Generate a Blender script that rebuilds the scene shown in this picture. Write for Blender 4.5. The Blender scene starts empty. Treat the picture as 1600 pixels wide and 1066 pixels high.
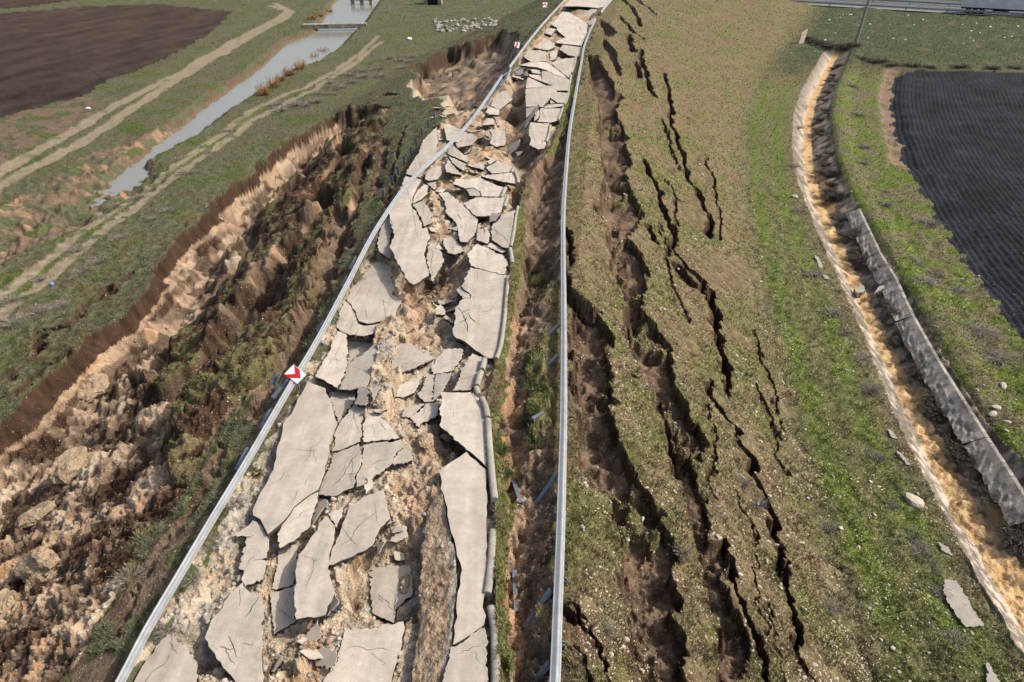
import bpy, bmesh, math, random, time
import numpy as np
from mathutils import Vector, Matrix
from mathutils.geometry import tessellate_polygon
random.seed(7); RNG = np.random.default_rng(11)
C = bpy.context.scene.collection
SC = bpy.context.scene
T0 = time.time()
# ------------------------------------------------------------------ camera
CAM_H, PITCH, FPX = 14.0, math.radians(32.6), 1067.0
cam_d = bpy.data.cameras.new('Camera'); cam_d.sensor_width = 36.0; cam_d.lens = 36.0*FPX/1600.0
cam_d.clip_start = 0.1; cam_d.clip_end = 6000
cam = bpy.data.objects.new('Camera', cam_d); C.objects.link(cam)
cam.location = (0, 0, CAM_H); cam.rotation_euler = (math.pi/2-PITCH, 0, 0)
SC.camera = cam
# ------------------------------------------------------------------ light
SUN_EL, SUN_AZ = math.radians(45), math.radians(86)       # azimuth clockwise from +Y
SUN_DIR = Vector((math.sin(SUN_AZ)*math.cos(SUN_EL), math.cos(SUN_AZ)*math.cos(SUN_EL), math.sin(SUN_EL)))
w = bpy.data.worlds.new('World'); SC.world = w; w.use_nodes = True
nt = w.node_tree; bg = nt.nodes['Background']
sky = nt.nodes.new('ShaderNodeTexSky'); sky.sky_type = 'NISHITA'; sky.sun_disc = False
sky.sun_elevation = SUN_EL; sky.sun_rotation = SUN_AZ; sky.air_density = 1.2; sky.dust_density = 5.0
nt.links.new(sky.outputs[0], bg.inputs[0]); bg.inputs[1].default_value = 0.15
sl = bpy.data.lights.new('Sun', 'SUN'); sl.energy = 3.15; sl.angle = math.radians(0.6); sl.color = (1.0, 0.955, 0.89)
so = bpy.data.objects.new('Sun', sl); C.objects.link(so)
so.rotation_euler = SUN_DIR.to_track_quat('Z', 'Y').to_euler()
SC.view_settings.view_transform = 'Standard'; SC.view_settings.look = 'None'
SC.view_settings.exposure = 0.60; SC.view_settings.gamma = 1.0
# ------------------------------------------------------------------ helpers
def tag(o, label=None, cat=None, group=None, kind=None):
    if label: o['label'] = label
    if cat: o['category'] = cat
    if group: o['group'] = group
    if kind: o['kind'] = kind
    return o
def empty(name, loc, label=None, cat=None, group=None, rz=0.0):
    o = bpy.data.objects.new(name, None); C.objects.link(o); o.location = loc; o.rotation_euler = (0, 0, rz)
    o.empty_display_size = 0.2
    return tag(o, label, cat, group)
def link_mesh(name, me, mats, parent=None, loc=None):
    for m in (mats if isinstance(mats, (list, tuple)) else [mats]): me.materials.append(m)
    o = bpy.data.objects.new(name, me); C.objects.link(o)
    if parent is not None: o.parent = parent
    if loc is not None: o.location = loc
    return o
def from_bm(name, bm, mats, parent=None, loc=None, smooth=False):
    me = bpy.data.meshes.new(name); bmesh.ops.recalc_face_normals(bm, faces=bm.faces[:]); bm.to_mesh(me); bm.free()
    if smooth: me.shade_smooth()
    return link_mesh(name, me, mats, parent, loc)
def np_mesh(name, V, F, col=None, smooth=True, colname='Col'):
    me = bpy.data.meshes.new(name); F = np.asarray(F, dtype=np.int32); k = F.shape[1]
    me.vertices.add(len(V)); me.vertices.foreach_set('co', np.ascontiguousarray(V, dtype=np.float32).ravel())
    me.loops.add(F.size); me.loops.foreach_set('vertex_index', np.ascontiguousarray(F).ravel())
    me.polygons.add(len(F)); me.polygons.foreach_set('loop_start', np.arange(0, F.size, k, dtype=np.int32))
    me.polygons.foreach_set('loop_total', np.full(len(F), k, dtype=np.int32))
    me.update(calc_edges=True)
    if smooth: me.polygons.foreach_set('use_smooth', np.ones(len(F), dtype=bool))
    if col is not None:
        a = me.color_attributes.new(colname, 'FLOAT_COLOR', 'POINT')
        c4 = np.ones((len(V), 4), dtype=np.float32); c4[:, :col.shape[1]] = col
        a.data.foreach_set('color', c4.ravel())
    return me
def box(bm, x0, x1, y0, y1, z0, z1, bev=0.0):
    r = bmesh.ops.create_cube(bm, size=1.0)
    for v in r['verts']:
        v.co = Vector(((x0+x1)/2+v.co.x*(x1-x0), (y0+y1)/2+v.co.y*(y1-y0), (z0+z1)/2+v.co.z*(z1-z0)))
    if bev:
        es = list({e for v in r['verts'] for e in v.link_edges})
        bmesh.ops.bevel(bm, geom=es, offset=bev, segments=2, affect='EDGES')
def bar(bm, a, b, w_, d_, up=Vector((0, 0, 1)), prof=None):
    a = Vector(a); b = Vector(b); t = (b-a).normalized()
    if abs(t.dot(up)) > 0.95: up = Vector((0, 1, 0))
    s = t.cross(up).normalized(); u = s.cross(t)
    P_ = prof or [(-w_/2, -d_/2), (w_/2, -d_/2), (w_/2, d_/2), (-w_/2, d_/2)]
    A = [bm.verts.new(a+s*p[0]+u*p[1]) for p in P_]; B = [bm.verts.new(b+s*p[0]+u*p[1]) for p in P_]
    n = len(P_)
    for i in range(n): bm.faces.new((A[i], A[(i+1) % n], B[(i+1) % n], B[i]))
    bm.faces.new(A[::-1]); bm.faces.new(B)
def cyl(bm, c, axis, r, h, n=20, r2=None):
    c = Vector(c); t = Vector(axis).normalized(); up = Vector((0, 0, 1)) if abs(t.z) < .9 else Vector((1, 0, 0))
    s = t.cross(up).normalized(); u = s.cross(t); r2 = r if r2 is None else r2
    A = [bm.verts.new(c-t*h/2+(s*math.cos(2*math.pi*i/n)+u*math.sin(2*math.pi*i/n))*r) for i in range(n)]
    B = [bm.verts.new(c+t*h/2+(s*math.cos(2*math.pi*i/n)+u*math.sin(2*math.pi*i/n))*r2) for i in range(n)]
    for i in range(n): bm.faces.new((A[i], A[(i+1) % n], B[(i+1) % n], B[i]))
    bm.faces.new(A[::-1]); bm.faces.new(B)
# noise ------------------------------------------------------------
def perlin(x, y, seed=0):
    r = np.random.default_rng(seed+1000); p = r.permutation(256).astype(np.int32); p = np.concatenate([p, p])
    ang = r.random(256)*2*np.pi; gx = np.cos(ang).astype(np.float32); gy = np.sin(ang).astype(np.float32)
    xi = np.floor(x); yi = np.floor(y); xf = (x-xi).astype(np.float32); yf = (y-yi).astype(np.float32)
    X = xi.astype(np.int64) & 255; Y = yi.astype(np.int64) & 255; X1 = (X+1) & 255; Y1 = (Y+1) & 255
    u = xf*xf*xf*(xf*(xf*6-15)+10); v = yf*yf*yf*(yf*(yf*6-15)+10)
    def g(a, b, dx, dy):
        h = p[p[a]+b]; return gx[h]*dx+gy[h]*dy
    n00 = g(X, Y, xf, yf); n10 = g(X1, Y, xf-1, yf); n01 = g(X, Y1, xf, yf-1); n11 = g(X1, Y1, xf-1, yf-1)
    a = n00+u*(n10-n00); b = n01+u*(n11-n01)
    return (a+v*(b-a))*1.5
def fbm(x, y, wl, octs, seed, gain=0.5, sp=None):
    out = 0; a = 1.0
    for i in range(octs):
        ca, sa = math.cos(.6+.9*i), math.sin(.6+.9*i); n = perlin((x*ca-y*sa)/wl+13.7*i, (x*sa+y*ca)/wl-7.3*i, seed+i)
        if sp is not None: n = n*np.clip(wl/(2.2*sp)-0.6, 0, 1)
        out = out+a*n; a *= gain; wl *= 0.5
    return out
def sst(a, b, x):
    t = np.clip((x-a)/(b-a), 0, 1); return t*t*(3-2*t)
def mix(a, b, t):
    a = np.asarray(a, dtype=np.float32); b = np.asarray(b, dtype=np.float32)
    return a+(b-a)*np.asarray(t)[..., None]
# view rays onto the ground ------------------------------------------
cp, sp_ = math.cos(PITCH), math.sin(PITCH)
def ray(u, v):
    u = np.asarray(u, float); v = np.asarray(v, float)
    return np.stack([(u-800), FPX*cp+(533-v)*sp_, -FPX*sp_+(533-v)*cp], -1)/FPX
def P(u, v, z=0.0):
    d = ray(u, v); t = (z-CAM_H)/d[..., 2]
    return np.stack([d[..., 0]*t, d[..., 1]*t, np.zeros_like(t)+z], -1)
def curve(pts, z):
    a = P([p[0] for p in pts], [p[1] for p in pts], z); o = np.argsort(a[:, 1]); a = a[o]
    y, x = a[:, 1], a[:, 0]
    def ext(i, j, yy): return x[i]+(x[j]-x[i])*(yy-y[i])/(y[j]-y[i])
    y2 = np.concatenate([[-30], y, [900]]); x2 = np.concatenate([[ext(0, 1, -30)*.5+x[0]*.5], x, [ext(-2, -1, 900)]])
    return lambda Y: np.interp(Y, y2, x2)
BASE = -6.0
crestL = curve([(170, 1066), (300, 850), (465, 585), (560, 430), (650, 300), (720, 200), (790, 110), (850, 40), (880, 0)], 0)
crestR = curve([(905, 1066), (905, 700), (905, 400), (920, 200), (945, 80), (965, 0)], 0)
toeL = curve([(-250, 760), (0, 570), (200, 425), (400, 265), (540, 160), (640, 95), (760, 40), (850, -5)], BASE)
toeR = curve([(1255, 40), (1190, 120), (1165, 180), (1165, 300), (1195, 480), (1270, 760), (1370, 1066)], BASE)
def H0(X, Y):
    cl, cr, tl, tr = crestL(Y), crestR(Y), toeL(Y), toeR(Y)
    tl = np.minimum(tl, cl-6); tr = np.maximum(tr, cr+6)
    a = np.clip((cl-X)/(cl-tl), 0, 1); b = np.clip((X-cr)/(tr-cr), 0, 1)
    f = lambda t: t+0.06*np.sin(2*np.pi*t)*-1*0+0.0
    t = np.maximum(a, b); t = np.where(t > .9, .9+(t-.9)*(1-(t-.9)*5*.5), t)/0.975
    return BASE*np.clip(t, 0, 1)
def G(u, v, fn=None, dz=0.0):
    """points of the picture onto the ground surface"""
    fn = fn or H0
    d = ray(u, v); shp = d.shape[:-1]; d = d.reshape(-1, 3)
    lo = (1.5-CAM_H)/d[:, 2]; hi = (-11.0-CAM_H)/d[:, 2]
    K = 160; prev = lo.copy(); res = hi.copy(); done = np.zeros(len(d), bool)
    for k in range(1, K+1):
        t = lo+(hi-lo)*k/K
        z = CAM_H+d[:, 2]*t; below = z < fn(d[:, 0]*t, d[:, 1]*t)+dz
        newly = below & ~done
        if newly.any():
            a = prev.copy(); b = t.copy()
            for _ in range(14):
                m = (a+b)/2; bl = CAM_H+d[:, 2]*m < fn(d[:, 0]*m, d[:, 1]*m)+dz
                b = np.where(bl, m, b); a = np.where(bl, a, m)
            res = np.where(newly, b, res); done |= newly
        prev = t
        if done.all(): break
    return (d*res[:, None]+np.array([0, 0, CAM_H])).reshape(shp+(3,))
def GL(pts, **k): return G([p[0] for p in pts], [p[1] for p in pts], **k)
def PL(pts, z): return P([p[0] for p in pts], [p[1] for p in pts], z)
# vector geometry on arrays -------------------------------------------
def pdist(X, Y, poly, maxd=8.0):
    """distance to a polyline, arc length of the nearest point"""
    D = np.full(X.shape, 1e3, dtype=np.float32); S = np.zeros(X.shape, dtype=np.float32)
    p = np.asarray(poly)[:, :2]
    idx = np.where((X > p[:, 0].min()-maxd) & (X < p[:, 0].max()+maxd) & (Y > p[:, 1].min()-maxd) & (Y < p[:, 1].max()+maxd))[0]
    if len(idx) == 0: return D, S
    x, y = X[idx], Y[idx]; d2 = np.full(x.shape, 1e6); s_ = np.zeros(x.shape); acc = 0.0
    for a, b in zip(p[:-1], p[1:]):
        ab = b-a; L2 = max(ab@ab, 1e-9); t = np.clip(((x-a[0])*ab[0]+(y-a[1])*ab[1])/L2, 0, 1)
        q = (x-a[0]-t*ab[0])**2+(y-a[1]-t*ab[1])**2; m = q < d2
        d2 = np.where(m, q, d2); s_ = np.where(m, acc+t*math.sqrt(L2), s_); acc += math.sqrt(L2)
    D[idx] = np.sqrt(d2); S[idx] = s_
    return D, S
def inside(X, Y, poly):
    p = np.asarray(poly)[:, :2]; out = np.zeros(X.shape, bool)
    idx = np.where((X > p[:, 0].min()) & (X < p[:, 0].max()) & (Y > p[:, 1].min()) & (Y < p[:, 1].max()))[0]
    if len(idx) == 0: return out
    x, y = X[idx], Y[idx]; c = np.zeros(len(idx), bool); n = len(p)
    for i in range(n):
        a, b = p[i], p[(i+1) % n]
        if a[1] == b[1]: continue
        c ^= ((a[1] > y) != (b[1] > y)) & (x < (b[0]-a[0])*(y-a[1])/(b[1]-a[1])+a[0])
    out[idx] = c
    return out
# ------------------------------------------------------------------ materials
def mat(name, col=(.5, .5, .5), rough=.8, metal=0.0, noise=None, bump=None, attr=None, spec=0.3, ramp=None):
    m = bpy.data.materials.new(name); m.use_nodes = True; n = m.node_tree.nodes; l = m.node_tree.links
    b = n['Principled BSDF']; b.inputs['Roughness'].default_value = rough; b.inputs['Metallic'].default_value = metal
    b.inputs['Specular IOR Level'].default_value = spec
    geo = n.new('ShaderNodeNewGeometry')
    if attr:
        a = n.new('ShaderNodeVertexColor'); a.layer_name = attr; src = a.outputs[0]
    else:
        r = n.new('ShaderNodeRGB'); r.outputs[0].default_value = (*col, 1); src = r.outputs[0]
    for (sc, det, lo, hi) in (noise or []):
        t = n.new('ShaderNodeTexNoise'); t.inputs['Scale'].default_value = sc; t.inputs['Detail'].default_value = det
        t.inputs['Roughness'].default_value = 0.65
        l.new(geo.outputs['Position'], t.inputs['Vector'])
        mr = n.new('ShaderNodeMapRange'); mr.inputs[1].default_value = .3; mr.inputs[2].default_value = .7
        mr.inputs[3].default_value = lo; mr.inputs[4].default_value = hi; l.new(t.outputs[0], mr.inputs[0])
        mx = n.new('ShaderNodeMix'); mx.data_type = 'RGBA'; mx.blend_type = 'MULTIPLY'; mx.inputs[0].default_value = 1
        l.new(src, mx.inputs[6]); l.new(mr.outputs[0], mx.inputs[7]); src = mx.outputs[2]
    l.new(src, b.inputs['Base Color'])
    if bump:
        t = n.new('ShaderNodeTexNoise'); t.inputs['Scale'].default_value = bump[0]; t.inputs['Detail'].default_value = 6
        l.new(geo.outputs['Position'], t.inputs['Vector'])
        bp = n.new('ShaderNodeBump'); bp.inputs['Strength'].default_value = bump[1]; bp.inputs['Distance'].default_value = bump[2]
        l.new(t.outputs[0], bp.inputs['Height']); l.new(bp.outputs[0], b.inputs['Normal'])
    return m
def node_speckle(m, attr_alpha_scale, scale, thr, col):
    """pale stones: voronoi cells mixed over the base colour; amount from the colour attribute's alpha"""
    n = m.node_tree.nodes; l = m.node_tree.links; b = n['Principled BSDF']; src = b.inputs['Base Color'].links[0].from_socket
    geo = n.new('ShaderNodeNewGeometry'); vo = n.new('ShaderNodeTexVoronoi'); vo.inputs['Scale'].default_value = scale
    l.new(geo.outputs['Position'], vo.inputs['Vector'])
    lt = n.new('ShaderNodeMath'); lt.operation = 'LESS_THAN'; lt.inputs[1].default_value = thr; l.new(vo.outputs['Distance'], lt.inputs[0])
    sep = n.new('ShaderNodeSeparateColor'); l.new(vo.outputs['Color'], sep.inputs[0])
    a = n.new('ShaderNodeVertexColor'); a.layer_name = 'Col'
    l2 = n.new('ShaderNodeMath'); l2.operation = 'LESS_THAN'; l.new(sep.outputs[0], l2.inputs[0])
    ml = n.new('ShaderNodeMath'); ml.operation = 'MULTIPLY'; ml.inputs[1].default_value = attr_alpha_scale
    l.new(a.outputs['Alpha'], ml.inputs[0]); l.new(ml.outputs[0], l2.inputs[1])
    pr = n.new('ShaderNodeMath'); pr.operation = 'MULTIPLY'; l.new(lt.outputs[0], pr.inputs[0]); l.new(l2.outputs[0], pr.inputs[1])
    mx = n.new('ShaderNodeMix'); mx.data_type = 'RGBA'; l.new(pr.outputs[0], mx.inputs[0]); l.new(src, mx.inputs[6])
    mx.inputs[7].default_value = (*col, 1); l.new(mx.outputs[2], b.inputs['Base Color'])
M = {}
M['ground'] = mat('ground_surface', attr='Col', rough=.95, spec=.1, noise=[(4.5, 6, .80, 1.20), (26, 4, .70, 1.30)], bump=(14, .75, .12))
node_speckle(M['ground'], 0.5, 11.0, .30, (.36, .30, .215)); node_speckle(M['ground'], 1.1, 30.0, .34, (.40, .335, .25))
M['asphalt'] = mat('weathered_asphalt', (.395, .342, .28), rough=.9, spec=.2, noise=[(.45, 4, .84, 1.10), (1.7, 6, .84, 1.08), (7, 6, .88, 1.08), (70, 3, .66, 1.34)], bump=(60, .35, .02))
M['asphalt_grey'] = mat('grey_asphalt', (.27, .255, .235), rough=.9, spec=.2, noise=[(.5, 4, .90, 1.08), (7, 6, .93, 1.06), (90, 3, .8, 1.2)], bump=(60, .35, .02))
M['asphalt_dark'] = mat('dark_asphalt_underside', (.15, .148, .146), rough=.9, spec=.2, noise=[(5, 6, .85, 1.15), (90, 3, .7, 1.3)], bump=(60, .4, .02))
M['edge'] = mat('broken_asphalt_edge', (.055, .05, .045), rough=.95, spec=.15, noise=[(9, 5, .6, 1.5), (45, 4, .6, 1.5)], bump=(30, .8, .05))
M['crack'] = mat('recess_shade', (.03, .026, .022), rough=1, spec=.05, noise=[(30, 4, .6, 1.4)])  # near-black colour stands in for the shade inside cracks and the culvert
M['steel'] = mat('galvanised_steel', (.255, .265, .272), rough=.6, metal=.2, spec=.3, noise=[(3, 5, .8, 1.1), (40, 4, .9, 1.08)])
M['post'] = mat('dull_galvanised_steel', (.13, .15, .175), rough=.55, metal=.3, noise=[(8, 5, .75, 1.2)])
M['concrete'] = mat('pale_concrete', (.25, .228, .19), rough=.9, noise=[(2, 5, .75, 1.15), (20, 5, .82, 1.15)], bump=(25, .5, .03))
M['concrete_dark'] = mat('stained_concrete', (.25, .222, .185), rough=.9, noise=[(1.6, 7, .22, 1.45), (12, 5, .65, 1.3)], bump=(25, .5, .03))
M['white'] = mat('white_sign_face', (.72, .74, .78), rough=.45, noise=[(6, 4, .92, 1.03)])
M['red'] = mat('red_sign_face', (.52, .012, .02), rough=.45, noise=[(6, 4, .9, 1.05)])
M['stone'] = mat('pale_stone', (.37, .32, .25), rough=.95, noise=[(3, 3, .75, 1.15), (25, 4, .8, 1.15)], bump=(20, .5, .03))
M['clod'] = mat('subsoil_clod', (.285, .208, .132), rough=.98, spec=.1, noise=[(2.2, 5, .7, 1.25), (16, 5, .7, 1.3)], bump=(14, .9, .08))
M['rubble'] = mat('rubble_pieces', attr='Col', rough=.95, spec=.1, noise=[(18, 3, .75, 1.2)])
M['blade'] = mat('grass_blades', attr='Col', rough=.8, spec=.2)
M['twig'] = mat('dry_twigs', attr='Col', rough=.9, spec=.1)
M['black'] = mat('black_rubber', (.02, .02, .021), rough=.8)
M['tarp'] = mat('dusty_trailer_side', (.62, .61, .585), rough=.6, noise=[(.8, 5, .75, 1.1)])
M['truckblue'] = mat('dark_cab_paint', (.03, .05, .09), rough=.4)
M['glass'] = mat('dark_glass', (.02, .025, .03), rough=.1, spec=.6)
M['tail'] = mat('red_lamp_plastic', (.3, .02, .02), rough=.3)
M['bag'] = mat('white_plastic', (.7, .72, .75), rough=.5)
M['bluebag'] = mat('blue_plastic', (.12, .27, .55), rough=.45)
M['road'] = mat('highway_asphalt', (.05, .055, .06), rough=.9, noise=[(.3, 4, .8, 1.2), (20, 4, .85, 1.15)])
wm = mat('canal_water', (.17, .165, .14), rough=.16, spec=.5, bump=(1.1, .12, .05)); M['water'] = wm
wm.node_tree.nodes['Principled BSDF'].inputs['IOR'].default_value = 1.33

def tint(m, amt):
    n = m.node_tree.nodes; l = m.node_tree.links; b = n['Principled BSDF']; src = b.inputs['Base Color'].links[0].from_socket
    oi = n.new('ShaderNodeObjectInfo'); mr = n.new('ShaderNodeMapRange'); mr.inputs[3].default_value = 1-amt; mr.inputs[4].default_value = 1+amt*.5; l.new(oi.outputs['Random'], mr.inputs[0])
    mx = n.new('ShaderNodeMix'); mx.data_type = 'RGBA'; mx.blend_type = 'MULTIPLY'; mx.inputs[0].default_value = 1; l.new(src, mx.inputs[6]); l.new(mr.outputs[0], mx.inputs[7])
    # faint wheel-track streaks and pale dust along the old lane
    geo = n.new('ShaderNodeNewGeometry'); mp = n.new('ShaderNodeMapping'); mp.inputs['Scale'].default_value = (1.6, .12, .3); l.new(geo.outputs['Position'], mp.inputs[0])
    t = n.new('ShaderNodeTexNoise'); t.inputs['Scale'].default_value = 2.2; t.inputs['Detail'].default_value = 5; l.new(mp.outputs[0], t.inputs['Vector'])
    m2 = n.new('ShaderNodeMapRange'); m2.inputs[1].default_value = .3; m2.inputs[2].default_value = .7; m2.inputs[3].default_value = .86; m2.inputs[4].default_value = 1.1; l.new(t.outputs[0], m2.inputs[0])
    m3 = n.new('ShaderNodeMix'); m3.data_type = 'RGBA'; m3.blend_type = 'MULTIPLY'; m3.inputs[0].default_value = 1; l.new(mx.outputs[2], m3.inputs[6]); l.new(m2.outputs[0], m3.inputs[7]); l.new(m3.outputs[2], b.inputs['Base Color'])
tint(M['asphalt'], .2)
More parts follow.
